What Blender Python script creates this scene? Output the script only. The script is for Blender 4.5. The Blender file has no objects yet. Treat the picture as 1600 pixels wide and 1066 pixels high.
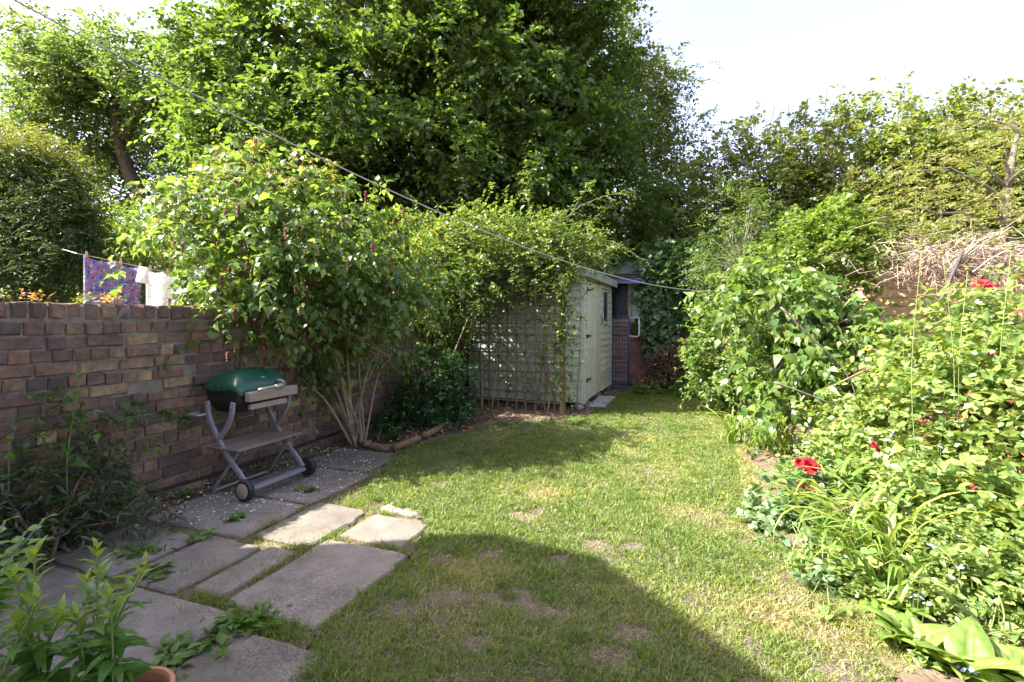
import bpy, bmesh, math
import numpy as np
from mathutils import Vector, Matrix

# ---------------------------------------------------------------- camera, sky, sun, exposure
scene = bpy.context.scene
F = 755.0            # focal length in units of the 1600 px frame
H = 1.35             # eye height
HZ = 500.0           # horizon row
cam_d = bpy.data.cameras.new("camera")
cam = bpy.data.objects.new("camera", cam_d)
scene.collection.objects.link(cam)
cam.location = (0, 0, H)
cam.rotation_euler = (math.radians(90), 0, 0)
cam_d.sensor_width = 36.0
cam_d.lens = 36.0 * F / 1600.0
cam_d.shift_y = -(533.0 - HZ) / 1600.0
cam_d.clip_start = 0.05
cam_d.clip_end = 2000.0
scene.camera = cam

SUN_EL = math.radians(45.0)
SUN_AZ = math.radians(187.0)          # sun stands towards -X (left of the camera)
sdir = Vector((math.cos(SUN_AZ) * math.cos(SUN_EL), math.sin(SUN_AZ) * math.cos(SUN_EL), math.sin(SUN_EL)))
world = bpy.data.worlds.new("World")
scene.world = world
world.use_nodes = True
wn = world.node_tree.nodes
bg = wn["Background"]
sky = wn.new("ShaderNodeTexSky")
sky.sky_type = 'NISHITA'
sky.sun_disc = False
sky.sun_elevation = SUN_EL
sky.sun_rotation = math.radians(-97.0)
sky.air_density = 1.0
sky.dust_density = 4.0
sky.ozone_density = 1.0
hz_ = wn.new("ShaderNodeHueSaturation")          # summer haze: the whole sky is paler than clear air
hz_.inputs["Saturation"].default_value = 0.72; hz_.inputs["Value"].default_value = 0.435
tn_ = wn.new("ShaderNodeMixRGB"); tn_.blend_type = 'MULTIPLY'; tn_.inputs[0].default_value = 1.0; tn_.inputs[2].default_value = (1.0, 0.92, 1.02, 1)
world.node_tree.links.new(sky.outputs[0], hz_.inputs["Color"])
world.node_tree.links.new(hz_.outputs[0], tn_.inputs[1])
world.node_tree.links.new(tn_.outputs[0], bg.inputs[0])
bg.inputs[1].default_value = 0.15
sun_d = bpy.data.lights.new("sun", 'SUN')
sun_d.energy = 2.4
sun_d.angle = math.radians(0.55)
sun_d.color = (1.0, 0.94, 0.84)
sun = bpy.data.objects.new("sun", sun_d)
scene.collection.objects.link(sun)
sun.rotation_euler = sdir.to_track_quat('Z', 'Y').to_euler()
sun.location = (-20, 0, 25)
scene.view_settings.view_transform = 'Standard'
scene.view_settings.look = 'None'
scene.view_settings.gamma = 1.0
scene.view_settings.exposure = 3.2
scene.render.engine = 'CYCLES'
scene.cycles.max_bounces = 8
scene.cycles.diffuse_bounces = 4
scene.cycles.transmission_bounces = 6

# ---------------------------------------------------------------- helpers
rng = np.random.default_rng(11)
COL = scene.collection
UP = np.array([0.0, 0.0, 1.0])


def gp(px, py, z=0.0):
    """ground point seen at a pixel of the 1600 px photograph"""
    Y = F * (H - z) / (py - HZ)
    return np.array([(px - 800.0) / F * Y, Y, z])


def pp(px, py, Y):
    return np.array([(px - 800.0) / F * Y, Y, H - (py - HZ) / F * Y])


def unit(a):
    a = np.asarray(a, float)
    return a / np.maximum(np.linalg.norm(a, axis=-1, keepdims=True), 1e-9)


def tag(o, label=None, cat=None, group=None, kind=None):
    if label: o["label"] = label
    if cat: o["category"] = cat
    if group: o["group"] = group
    if kind: o["kind"] = kind
    return o


def thing(name, label, cat, loc=(0, 0, 0), rotz=0.0, group=None):
    o = bpy.data.objects.new(name, None)
    o.empty_display_size = 0.1
    COL.objects.link(o)
    o.location = tuple(float(v) for v in loc)
    o.rotation_euler = (0, 0, rotz)
    return tag(o, label, cat, group)


def obj(name, me, mat=None, parent=None, loc=None, kind=None):
    o = bpy.data.objects.new(name, me)
    COL.objects.link(o)
    if mat is not None and len(me.materials) == 0:
        me.materials.append(mat)
    if parent is not None: o.parent = parent
    if loc is not None: o.location = tuple(float(v) for v in loc)
    if kind: o["kind"] = kind
    return o


def mesh_np(name, V, Fc, rnd=None, smooth=False, mat=None):
    """V (n,3), Fc (m,k) index array"""
    V = np.asarray(V, np.float32); Fc = np.asarray(Fc, np.int32)
    me = bpy.data.meshes.new(name)
    m, k = Fc.shape
    me.vertices.add(len(V)); me.vertices.foreach_set("co", V.ravel())
    me.loops.add(m * k); me.loops.foreach_set("vertex_index", Fc.ravel())
    me.polygons.add(m)
    me.polygons.foreach_set("loop_start", np.arange(0, m * k, k, dtype=np.int32))
    me.polygons.foreach_set("loop_total", np.full(m, k, np.int32))
    if smooth:
        me.polygons.foreach_set("use_smooth", np.ones(m, bool))
    me.update(calc_edges=True)
    if rnd is not None:
        a = me.attributes.new("rnd", 'FLOAT', 'POINT')
        a.data.foreach_set("value", np.asarray(rnd, np.float32))
    if mat is not None: me.materials.append(mat)
    return me


class Geo:
    """collects boxes, tubes and lathes into one mesh"""
    def __init__(s): s.V = []; s.F = []

    def add(s, V, Fc):
        b = len(s.V)
        s.V += [tuple(float(c) for c in v) for v in V]
        s.F += [tuple(int(i) + b for i in f) for f in Fc]
        return s

    def box(s, x0, x1, y0, y1, z0, z1):
        V = [(x0, y0, z0), (x1, y0, z0), (x1, y1, z0), (x0, y1, z0), (x0, y0, z1), (x1, y0, z1), (x1, y1, z1), (x0, y1, z1)]
        return s.add(V, [(0, 3, 2, 1), (4, 5, 6, 7), (0, 1, 5, 4), (1, 2, 6, 5), (2, 3, 7, 6), (3, 0, 4, 7)])

    def bar(s, a, b, w, h, up=(0, 0, 1)):
        """rectangular bar from a to b, w across, h along 'up'"""
        a = np.array(a, float); b = np.array(b, float); d = unit(b - a)
        x = unit(np.cross(d, up)); u = np.cross(x, d)
        V = []
        for p in (a, b):
            for sx, su in ((-1, -1), (1, -1), (1, 1), (-1, 1)):
                V.append(p + x * sx * w / 2 + u * su * h / 2)
        return s.add(V, [(0, 1, 2, 3), (7, 6, 5, 4), (0, 4, 5, 1), (1, 5, 6, 2), (2, 6, 7, 3), (3, 7, 4, 0)])

    def tube(s, path, r, n=8, caps=True):
        path = np.array(path, float); k = len(path)
        r = np.broadcast_to(np.array(r, float), (k,))
        V, Fc = tubes(path[None], r[None], n)
        Fc = [tuple(f) for f in Fc]
        if caps:
            Fc.append(tuple(range(n - 1, -1, -1))); Fc.append(tuple(range((k - 1) * n, k * n)))
        return s.add(V, Fc)

    def lathe(s, prof, n=20, c=(0, 0, 0), axis='z'):
        V = []; Fc = []
        for (r, h) in prof:
            for i in range(n):
                a = 2 * math.pi * i / n
                p = (r * math.cos(a), r * math.sin(a), h) if axis == 'z' else (h, r * math.cos(a), r * math.sin(a))
                V.append((p[0] + c[0], p[1] + c[1], p[2] + c[2]))
        for j in range(len(prof) - 1):
            for i in range(n):
                Fc.append((j * n + i, j * n + (i + 1) % n, (j + 1) * n + (i + 1) % n, (j + 1) * n + i))
        return s.add(V, Fc)

    def mesh(s, name, mat=None, bevel=0.0, smooth=False, seg=1):
        me = bpy.data.meshes.new(name)
        me.from_pydata(s.V, [], s.F)
        bm = bmesh.new(); bm.from_mesh(me)
        bmesh.ops.recalc_face_normals(bm, faces=bm.faces)
        if bevel > 0:
            ed = [e for e in bm.edges if len(e.link_faces) == 2 and e.calc_face_angle(0) > 0.6]
            bmesh.ops.bevel(bm, geom=ed, offset=bevel, segments=seg, affect='EDGES', clamp_overlap=True)
        bm.to_mesh(me); bm.free()
        if smooth:
            me.polygons.foreach_set("use_smooth", np.ones(len(me.polygons), bool))
        if mat is not None: me.materials.append(mat)
        return me


def tubes(P, R, n=5):
    """many tubes at once: P (N,k,3), R (N,k) -> verts, quads"""
    P = np.asarray(P, float); R = np.asarray(R, float)
    N, k, _ = P.shape
    T = np.gradient(P, axis=1); T = unit(T)
    ref = np.where(np.abs(T[..., 2:3]) > 0.9, np.array([1.0, 0, 0]), UP)
    A = unit(np.cross(T, ref)); B = np.cross(T, A)
    an = 2 * np.pi * np.arange(n) / n
    V = P[:, :, None] + R[:, :, None, None] * (np.cos(an)[None, None, :, None] * A[:, :, None] + np.sin(an)[None, None, :, None] * B[:, :, None])
    base = (np.arange(N) * k * n)[:, None, None] + (np.arange(k - 1) * n)[None, :, None]
    i = np.arange(n)[None, None, :]; j = (np.arange(n) + 1) % n
    j = j[None, None, :]
    Fc = np.stack([base + i, base + j, base + n + j, base + n + i], -1).reshape(-1, 4)
    return V.reshape(-1, 3), Fc


def curve(pts, n=12):
    """Catmull-Rom through points"""
    p = [np.array(q, float) for q in pts]
    p = [2 * p[0] - p[1]] + p + [2 * p[-1] - p[-2]]
    out = []
    for i in range(1, len(p) - 2):
        for t in np.linspace(0, 1, n, endpoint=False):
            a, b, c, d = p[i - 1:i + 3]
            out.append(0.5 * ((2 * b) + (-a + c) * t + (2 * a - 5 * b + 4 * c - d) * t * t + (-a + 3 * b - 3 * c + d) * t ** 3))
    out.append(p[-2])
    return np.array(out)


_nt = np.random.default_rng(3).random((64, 64))
def vnoise(x, y, s=1.0):
    x = np.asarray(x) * s + 17.3; y = np.asarray(y) * s + 5.1
    xi = np.floor(x).astype(int); yi = np.floor(y).astype(int)
    fx = x - xi; fy = y - yi
    fx = fx * fx * (3 - 2 * fx); fy = fy * fy * (3 - 2 * fy)
    g = lambda a, b: _nt[a % 64, b % 64]
    return (g(xi, yi) * (1 - fx) + g(xi + 1, yi) * fx) * (1 - fy) + (g(xi, yi + 1) * (1 - fx) + g(xi + 1, yi + 1) * fx) * fy


def inpoly(x, y, poly):
    x = np.asarray(x); y = np.asarray(y); r = np.zeros(x.shape, bool)
    n = len(poly)
    for i in range(n):
        x0, y0 = poly[i][:2]; x1, y1 = poly[(i + 1) % n][:2]
        c = ((y0 > y) != (y1 > y)) & (x < (x1 - x0) * (y - y0) / (y1 - y0 + 1e-12) + x0)
        r ^= c
    return r


# ---------------------------------------------------------------- materials
def _new(name):
    m = bpy.data.materials.new(name); m.use_nodes = True
    nt = m.node_tree
    return m, nt, nt.nodes, nt.links, nt.nodes["Principled BSDF"]


def _ramp(nodes, stops):
    r = nodes.new("ShaderNodeValToRGB")
    el = r.color_ramp.elements
    while len(el) < len(stops): el.new(0.5)
    for e, (p, c) in zip(el, stops):
        e.position = p; e.color = (c[0], c[1], c[2], 1)
    return r


def _rnd(nodes, links):
    at = nodes.new("ShaderNodeAttribute"); at.attribute_name = "rnd"
    oi = nodes.new("ShaderNodeObjectInfo")
    ad = nodes.new("ShaderNodeMath"); ad.operation = 'ADD'
    fr = nodes.new("ShaderNodeMath"); fr.operation = 'FRACT'
    links.new(at.outputs["Fac"], ad.inputs[0]); links.new(oi.outputs["Random"], ad.inputs[1]); links.new(ad.outputs[0], fr.inputs[0])
    return fr.outputs[0], at


def leaf_mat(name, stops, trans=0.35, rough=0.42, tcol=1.0, spec=0.5, attr_only=False, tint=(2.0, 1.9, 0.85)):
    """stops: ramp colours picked per leaf; translucent so that light comes through"""
    m, nt, nodes, links, b = _new(name)
    fac, at = _rnd(nodes, links)
    if attr_only: fac = at.outputs["Fac"]
    r = _ramp(nodes, [(i / max(1, len(stops) - 1), c) for i, c in enumerate(stops)])
    links.new(fac, r.inputs[0])
    geo = nodes.new("ShaderNodeNewGeometry")
    nz = nodes.new("ShaderNodeTexNoise"); nz.inputs["Scale"].default_value = 45
    links.new(geo.outputs["Position"], nz.inputs["Vector"])
    hs = nodes.new("ShaderNodeHueSaturation")
    mp = nodes.new("ShaderNodeMapRange"); mp.inputs[1].default_value = .3; mp.inputs[2].default_value = .7; mp.inputs[3].default_value = .8; mp.inputs[4].default_value = 1.2
    links.new(nz.outputs[0], mp.inputs[0]); links.new(mp.outputs[0], hs.inputs["Value"]); links.new(r.outputs[0], hs.inputs["Color"])
    links.new(hs.outputs[0], b.inputs["Base Color"])
    b.inputs["Roughness"].default_value = rough
    b.inputs["Specular IOR Level"].default_value = spec
    tr = nodes.new("ShaderNodeBsdfTranslucent")
    mix = nodes.new("ShaderNodeMixRGB"); mix.blend_type = 'MULTIPLY'; mix.inputs[0].default_value = 1
    mix.inputs[2].default_value = (tint[0] * tcol, tint[1] * tcol, tint[2] * tcol, 1)
    links.new(hs.outputs[0], mix.inputs[1]); links.new(mix.outputs[0], tr.inputs[0])
    ms = nodes.new("ShaderNodeMixShader"); ms.inputs[0].default_value = trans
    links.new(b.outputs[0], ms.inputs[1]); links.new(tr.outputs[0], ms.inputs[2])
    links.new(ms.outputs[0], nodes["Material Output"].inputs[0])
    return m


def plain_mat(name, c1, c2=None, scale=8.0, rough=0.7, metallic=0.0, bump=0.0, bscale=None, detail=6.0, stretch=None, c3=None, spec=0.5, per_object=0.0, coat=0.0, rrange=0.0):
    """two or three colours mixed by world-space noise, fine relief"""
    m, nt, nodes, links, b = _new(name)
    c2 = c2 or tuple(0.7 * v for v in c1)
    geo = nodes.new("ShaderNodeNewGeometry"); vec = geo.outputs["Position"]
    if stretch:
        tc = nodes.new("ShaderNodeTexCoord")
        mpg = nodes.new("ShaderNodeMapping"); mpg.inputs["Scale"].default_value = stretch
        links.new(tc.outputs["Object"], mpg.inputs[0])
        oi2 = nodes.new("ShaderNodeObjectInfo")
        va = nodes.new("ShaderNodeVectorMath"); va.operation = 'ADD'
        cx = nodes.new("ShaderNodeCombineXYZ")
        mu = nodes.new("ShaderNodeMath"); mu.operation = 'MULTIPLY'; mu.inputs[1].default_value = 37.0
        links.new(oi2.outputs["Random"], mu.inputs[0])
        for i in range(3): links.new(mu.outputs[0], cx.inputs[i])
        links.new(mpg.outputs[0], va.inputs[0]); links.new(cx.outputs[0], va.inputs[1]); vec = va.outputs[0]
    nz = nodes.new("ShaderNodeTexNoise"); nz.inputs["Scale"].default_value = scale; nz.inputs["Detail"].default_value = detail
    nz.inputs["Roughness"].default_value = 0.65
    links.new(vec, nz.inputs["Vector"])
    st = [(0.32, c1), (0.68, c2)] if c3 is None else [(0.3, c1), (0.5, c2), (0.7, c3)]
    r = _ramp(nodes, st); links.new(nz.outputs[0], r.inputs[0])
    colr = r.outputs[0]
    if per_object > 0:
        fac, _a = _rnd(nodes, links)
        mp = nodes.new("ShaderNodeMapRange"); mp.inputs[3].default_value = 1 - per_object; mp.inputs[4].default_value = 1 + per_object
        links.new(fac, mp.inputs[0])
        hs = nodes.new("ShaderNodeHueSaturation"); links.new(mp.outputs[0], hs.inputs["Value"]); links.new(colr, hs.inputs["Color"])
        colr = hs.outputs[0]
    links.new(colr, b.inputs["Base Color"])
    b.inputs["Roughness"].default_value = rough; b.inputs["Metallic"].default_value = metallic
    b.inputs["Specular IOR Level"].default_value = spec
    b.inputs["Coat Weight"].default_value = coat
    if rrange:
        mr = nodes.new("ShaderNodeMapRange"); mr.inputs[3].default_value = rough - rrange; mr.inputs[4].default_value = rough + rrange
        links.new(nz.outputs[0], mr.inputs[0]); links.new(mr.outputs[0], b.inputs["Roughness"])
    if bump > 0:
        n2 = nodes.new("ShaderNodeTexNoise"); n2.inputs["Scale"].default_value = bscale or scale * 4; n2.inputs["Detail"].default_value = 8
        links.new(vec, n2.inputs["Vector"])
        bp = nodes.new("ShaderNodeBump"); bp.inputs["Strength"].default_value = 1.0; bp.inputs["Distance"].default_value = bump
        links.new(n2.outputs[0], bp.inputs["Height"]); links.new(bp.outputs[0], b.inputs["Normal"])
    return m


def brick_mat(name, stops, soot=(0.062, 0.055, 0.05), soot_amt=0.64):
    m, nt, nodes, links, b = _new(name)
    fac, _a = _rnd(nodes, links)
    r = _ramp(nodes, [(i / (len(stops) - 1), c) for i, c in enumerate(stops)]); links.new(fac, r.inputs[0])
    geo = nodes.new("ShaderNodeNewGeometry")
    nz = nodes.new("ShaderNodeTexNoise"); nz.inputs["Scale"].default_value = 22; nz.inputs["Detail"].default_value = 8; nz.inputs["Roughness"].default_value = .7
    links.new(geo.outputs["Position"], nz.inputs["Vector"])
    hs = nodes.new("ShaderNodeHueSaturation"); hs.inputs["Saturation"].default_value = .84
    mp = nodes.new("ShaderNodeMapRange"); mp.inputs[1].default_value = .3; mp.inputs[2].default_value = .7; mp.inputs[3].default_value = .7; mp.inputs[4].default_value = 1.8
    links.new(nz.outputs[0], mp.inputs[0]); links.new(mp.outputs[0], hs.inputs["Value"]); links.new(r.outputs[0], hs.inputs["Color"])
    n2 = nodes.new("ShaderNodeTexNoise"); n2.inputs["Scale"].default_value = 3.2; n2.inputs["Detail"].default_value = 7; n2.inputs["Roughness"].default_value = .7
    links.new(geo.outputs["Position"], n2.inputs["Vector"])
    m2 = nodes.new("ShaderNodeMapRange"); m2.inputs[1].default_value = .40; m2.inputs[2].default_value = .60; m2.inputs[3].default_value = 0; m2.inputs[4].default_value = soot_amt
    links.new(n2.outputs[0], m2.inputs[0])
    mx = nodes.new("ShaderNodeMixRGB"); links.new(m2.outputs[0], mx.inputs[0]); links.new(hs.outputs[0], mx.inputs[1]); mx.inputs[2].default_value = (*soot, 1)
    # pale lime and lichen flecks
    n3 = nodes.new("ShaderNodeTexNoise"); n3.inputs["Scale"].default_value = 26; n3.inputs["Detail"].default_value = 9; n3.inputs["Roughness"].default_value = .75
    links.new(geo.outputs["Position"], n3.inputs["Vector"])
    m3 = nodes.new("ShaderNodeMapRange"); m3.inputs[1].default_value = .60; m3.inputs[2].default_value = .70; m3.inputs[4].default_value = .55
    links.new(n3.outputs[0], m3.inputs[0])
    mx2 = nodes.new("ShaderNodeMixRGB"); links.new(m3.outputs[0], mx2.inputs[0]); links.new(mx.outputs[0], mx2.inputs[1]); mx2.inputs[2].default_value = (.27, .235, .19, 1)
    links.new(mx2.outputs[0], b.inputs["Base Color"]); b.inputs["Roughness"].default_value = .9; b.inputs["Specular IOR Level"].default_value = .25
    bp = nodes.new("ShaderNodeBump"); bp.inputs["Distance"].default_value = .006; links.new(nz.outputs[0], bp.inputs["Height"]); links.new(bp.outputs[0], b.inputs["Normal"])
    return m


def floral_mat():
    m, nt, nodes, links, b = _new("floral_cotton")
    geo = nodes.new("ShaderNodeNewGeometry")
    vo = nodes.new("ShaderNodeTexVoronoi"); vo.inputs["Scale"].default_value = 38
    links.new(geo.outputs["Position"], vo.inputs["Vector"])
    sp = nodes.new("ShaderNodeSeparateColor"); links.new(vo.outputs["Color"], sp.inputs[0])
    r = _ramp(nodes, [(0, (.10, .09, .28)), (.2, (.10, .09, .28)), (.24, (.55, .12, .16)), (.4, (.6, .25, .28)), (.44, (.16, .22, .4)), (.6, (.5, .46, .55)), (.75, (.55, .3, .1)), (.9, (.08, .18, .2))])
    r.color_ramp.interpolation = 'CONSTANT'
    links.new(sp.outputs[0], r.inputs[0])
    mp = nodes.new("ShaderNodeMapRange"); mp.inputs[1].default_value = .45; mp.inputs[2].default_value = .55
    links.new(vo.outputs["Distance"], mp.inputs[0])
    mx = nodes.new("ShaderNodeMixRGB"); links.new(mp.outputs[0], mx.inputs[0]); links.new(r.outputs[0], mx.inputs[1]); mx.inputs[2].default_value = (.26, .24, .46, 1)
    links.new(mx.outputs[0], b.inputs["Base Color"]); b.inputs["Roughness"].default_value = .9
    tr = nodes.new("ShaderNodeBsdfTranslucent"); links.new(mx.outputs[0], tr.inputs[0])
    ms = nodes.new("ShaderNodeMixShader"); ms.inputs[0].default_value = .35
    links.new(b.outputs[0], ms.inputs[1]); links.new(tr.outputs[0], ms.inputs[2]); links.new(ms.outputs[0], nodes["Material Output"].inputs[0])
    return m


def concrete_mat():
    m, nt, nodes, links, b = _new("weathered_concrete")
    geo = nodes.new("ShaderNodeNewGeometry"); P = geo.outputs["Position"]
    fac, _a = _rnd(nodes, links)
    base = _ramp(nodes, [(0, (.16, .142, .115)), (.5, (.19, .17, .142)), (1, (.22, .198, .168))]); links.new(fac, base.inputs[0])
    n1 = nodes.new("ShaderNodeTexNoise"); n1.inputs["Scale"].default_value = 4; n1.inputs["Detail"].default_value = 9; n1.inputs["Roughness"].default_value = .7; links.new(P, n1.inputs["Vector"])
    h = nodes.new("ShaderNodeHueSaturation"); mp = nodes.new("ShaderNodeMapRange"); mp.inputs[1].default_value = .3; mp.inputs[2].default_value = .7; mp.inputs[3].default_value = .62; mp.inputs[4].default_value = 1.25
    links.new(n1.outputs[0], mp.inputs[0]); links.new(mp.outputs[0], h.inputs["Value"]); links.new(base.outputs[0], h.inputs["Color"])
    vo = nodes.new("ShaderNodeTexVoronoi"); vo.inputs["Scale"].default_value = 120; links.new(P, vo.inputs["Vector"])
    sp = nodes.new("ShaderNodeSeparateColor"); links.new(vo.outputs["Color"], sp.inputs[0])
    m2 = nodes.new("ShaderNodeMapRange"); m2.inputs[1].default_value = .0; m2.inputs[2].default_value = 1; m2.inputs[3].default_value = .68; m2.inputs[4].default_value = 1.35; links.new(sp.outputs[0], m2.inputs[0])
    h2 = nodes.new("ShaderNodeHueSaturation"); links.new(m2.outputs[0], h2.inputs["Value"]); links.new(h.outputs[0], h2.inputs["Color"])
    # worn top skin hides the aggregate in places
    n3 = nodes.new("ShaderNodeTexNoise"); n3.inputs["Scale"].default_value = 1.6; n3.inputs["Detail"].default_value = 4; links.new(P, n3.inputs["Vector"])
    m3 = nodes.new("ShaderNodeMapRange"); m3.inputs[1].default_value = .42; m3.inputs[2].default_value = .58; links.new(n3.outputs[0], m3.inputs[0])
    mx = nodes.new("ShaderNodeMixRGB"); links.new(m3.outputs[0], mx.inputs[0]); links.new(h.outputs[0], mx.inputs[1]); links.new(h2.outputs[0], mx.inputs[2])
    # moss
    n4 = nodes.new("ShaderNodeTexNoise"); n4.inputs["Scale"].default_value = 2.7; n4.inputs["Detail"].default_value = 8; links.new(P, n4.inputs["Vector"])
    m4 = nodes.new("ShaderNodeMapRange"); m4.inputs[1].default_value = .56; m4.inputs[2].default_value = .72; m4.inputs[4].default_value = .5; links.new(n4.outputs[0], m4.inputs[0])
    mx2 = nodes.new("ShaderNodeMixRGB"); links.new(m4.outputs[0], mx2.inputs[0]); links.new(mx.outputs[0], mx2.inputs[1]); mx2.inputs[2].default_value = (.10, .10, .05, 1)
    links.new(mx2.outputs[0], b.inputs["Base Color"]); b.inputs["Roughness"].default_value = .9; b.inputs["Specular IOR Level"].default_value = .3
    bp = nodes.new("ShaderNodeBump"); bp.inputs["Distance"].default_value = .003; links.new(vo.outputs["Distance"], bp.inputs["Height"])
    bp2 = nodes.new("ShaderNodeBump"); bp2.inputs["Distance"].default_value = .012; links.new(n1.outputs[0], bp2.inputs["Height"]); links.new(bp.outputs[0], bp2.inputs["Normal"]); links.new(bp2.outputs[0], b.inputs["Normal"])
    return m


M = {}
M['brick'] = brick_mat("old_brick", [(.13, .07, .045), (.20, .095, .052), (.09, .06, .05), (.25, .14, .06), (.15, .075, .052), (.31, .20, .08), (.11, .07, .055), (.22, .105, .05), (.17, .085, .06), (.08, .055, .045)])
M['red_brick'] = brick_mat("red_brick", [(.22, .07, .045), (.28, .09, .055), (.19, .07, .05), (.25, .10, .07)], soot_amt=.3)
M['mortar'] = plain_mat("lime_mortar", (.26, .22, .175), (.10, .085, .07), scale=9, rough=.95, bump=.008, bscale=70)
M['concrete'] = concrete_mat()
M['soil'] = plain_mat("garden_soil", (.05, .035, .024), (.12, .085, .055), scale=3, rough=.95, bump=.02, bscale=40, c3=(.20, .15, .10))
M['lawn'] = plain_mat("lawn_thatch", (.075, .06, .042), (.15, .12, .085), scale=9, rough=.95, bump=.03, bscale=60, c3=(.06, .047, .035))
M['bark'] = plain_mat("bark", (.07, .045, .028), (.16, .105, .065), scale=14, rough=.9, bump=.012, bscale=35)
M['pale_bark'] = plain_mat("pale_bark", (.20, .15, .09), (.34, .27, .17), scale=18, rough=.85, bump=.006)
M['grey_bark'] = plain_mat("grey_bark", (.13, .11, .09), (.24, .205, .17), scale=18, rough=.85, bump=.006)
M['dark_bark'] = plain_mat("dark_bark", (.03, .028, .028), (.075, .068, .065), scale=18, rough=.8, bump=.005)
M['dead_twig'] = plain_mat("dead_twig", (.27, .21, .16), (.45, .37, .29), scale=12, rough=.9)
M['brown_twig'] = plain_mat("brown_twig", (.05, .03, .022), (.13, .085, .06), scale=12, rough=.9)
M['shed'] = plain_mat("sage_paint", (.58, .60, .49), (.50, .525, .42), scale=5, rough=.65, bump=.003, bscale=60, per_object=.12, stretch=(3, 3, 1.2), c3=(.40, .44, .32))
M['sage_boards'] = plain_mat("pale_sage_paint", (.36, .42, .34), (.30, .36, .29), scale=5, rough=.65, bump=.002, bscale=60, per_object=.08)
M['trellis'] = plain_mat("weathered_pine", (.11, .08, .045), (.17, .125, .07), scale=20, rough=.85, bump=.003, per_object=.2)
M['post'] = plain_mat("treated_post", (.15, .125, .06), (.22, .175, .09), scale=20, rough=.85, bump=.003)
M['fence'] = plain_mat("larch_boards", (.40, .27, .15), (.55, .40, .25), scale=8, rough=.75, bump=.003, per_object=.15, stretch=(2, 9, 9))
M['oldwood'] = plain_mat("grey_wood", (.26, .20, .15), (.40, .34, .28), scale=6, rough=.85, bump=.004, bscale=30, stretch=(3, 30, 30), per_object=.15)
M['darkwood'] = plain_mat("weathered_slats", (.13, .095, .075), (.23, .18, .15), scale=6, rough=.85, bump=.004, bscale=30, stretch=(3, 30, 30), per_object=.2)
M['enamel'] = plain_mat("green_enamel", (.005, .055, .030), (.008, .07, .04), scale=9, rough=.3, coat=.15, rrange=.16, c3=(.03, .075, .05))
M['steel'] = plain_mat("grey_painted_steel", (.28, .28, .31), (.22, .22, .24), scale=12, rough=.45, metallic=.25, rrange=.1)
M['brightsteel'] = plain_mat("dull_chrome", (.42, .41, .40), (.30, .27, .25), scale=20, rough=.38, metallic=.7)
M['blacksteel'] = plain_mat("black_firebox", (.010, .010, .011), (.022, .02, .019), scale=12, rough=.6)
M['rubber'] = plain_mat("black_plastic", (.012, .012, .014), (.022, .022, .025), scale=12, rough=.55)
M['tan'] = plain_mat("tan_plastic", (.33, .28, .20), (.27, .225, .16), scale=12, rough=.55)
M['terracotta'] = plain_mat("terracotta", (.52, .22, .11), (.44, .19, .10), scale=7, rough=.8, bump=.002, c3=(.58, .30, .18))
M['rope'] = plain_mat("grey_line", (.50, .47, .42), (.40, .37, .33), scale=60, rough=.8)
M['felt'] = plain_mat("roof_felt", (.06, .065, .06), (.10, .10, .09), scale=30, rough=.95, bump=.003)
M['iron'] = plain_mat("black_iron", (.018, .015, .014), (.05, .03, .022), scale=40, rough=.7)
M['glass'] = plain_mat("dark_glass", (.02, .025, .03), (.03, .035, .04), scale=2, rough=.06)
M['blue'] = plain_mat("blue_paint", (.05, .065, .15), (.07, .085, .18), scale=8, rough=.5)
M['white_metal'] = plain_mat("white_tube", (.62, .64, .66), (.5, .52, .54), scale=20, rough=.4)
M['grey_mesh'] = plain_mat("galvanised_wire", (.30, .31, .35), (.22, .23, .26), scale=20, rough=.45, metallic=.3)
M['butt'] = plain_mat("slate_plastic", (.035, .042, .05), (.05, .06, .07), scale=5, rough=.5)
M['white_cloth'] = leaf_mat("white_cotton", [(.70, .70, .76)], trans=.4, rough=.9, tint=(1, 1, 1))
M['grey_cloth'] = leaf_mat("grey_cotton", [(.42, .41, .46)], trans=.3, rough=.9, tint=(1, 1, 1))
M['floral'] = floral_mat()
M['peg'] = plain_mat("wooden_peg", (.5, .33, .18), (.42, .27, .14), rough=.8)
M['render'] = plain_mat("house_render", (.50, .47, .41), (.42, .39, .34), scale=3, rough=.9, bump=.004, bscale=120)
M['slate'] = plain_mat("slate_roof", (.07, .075, .085), (.11, .115, .125), scale=6, rough=.7)
M['white_frame'] = plain_mat("white_gloss", (.72, .72, .70), (.66, .66, .64), rough=.35)
M['stone'] = plain_mat("pale_stone", (.42, .41, .42), (.28, .27, .27), scale=14, rough=.9, bump=.006)
M['litter'] = leaf_mat("dead_leaves", [(.10, .05, .025), (.22, .12, .06), (.34, .20, .10), (.42, .28, .16)], trans=.15, rough=.8, tcol=.6)
M['petal'] = leaf_mat("fallen_petals", [(.55, .50, .46), (.66, .62, .58), (.45, .38, .33)], trans=.2, rough=.8, tcol=.55)
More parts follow.
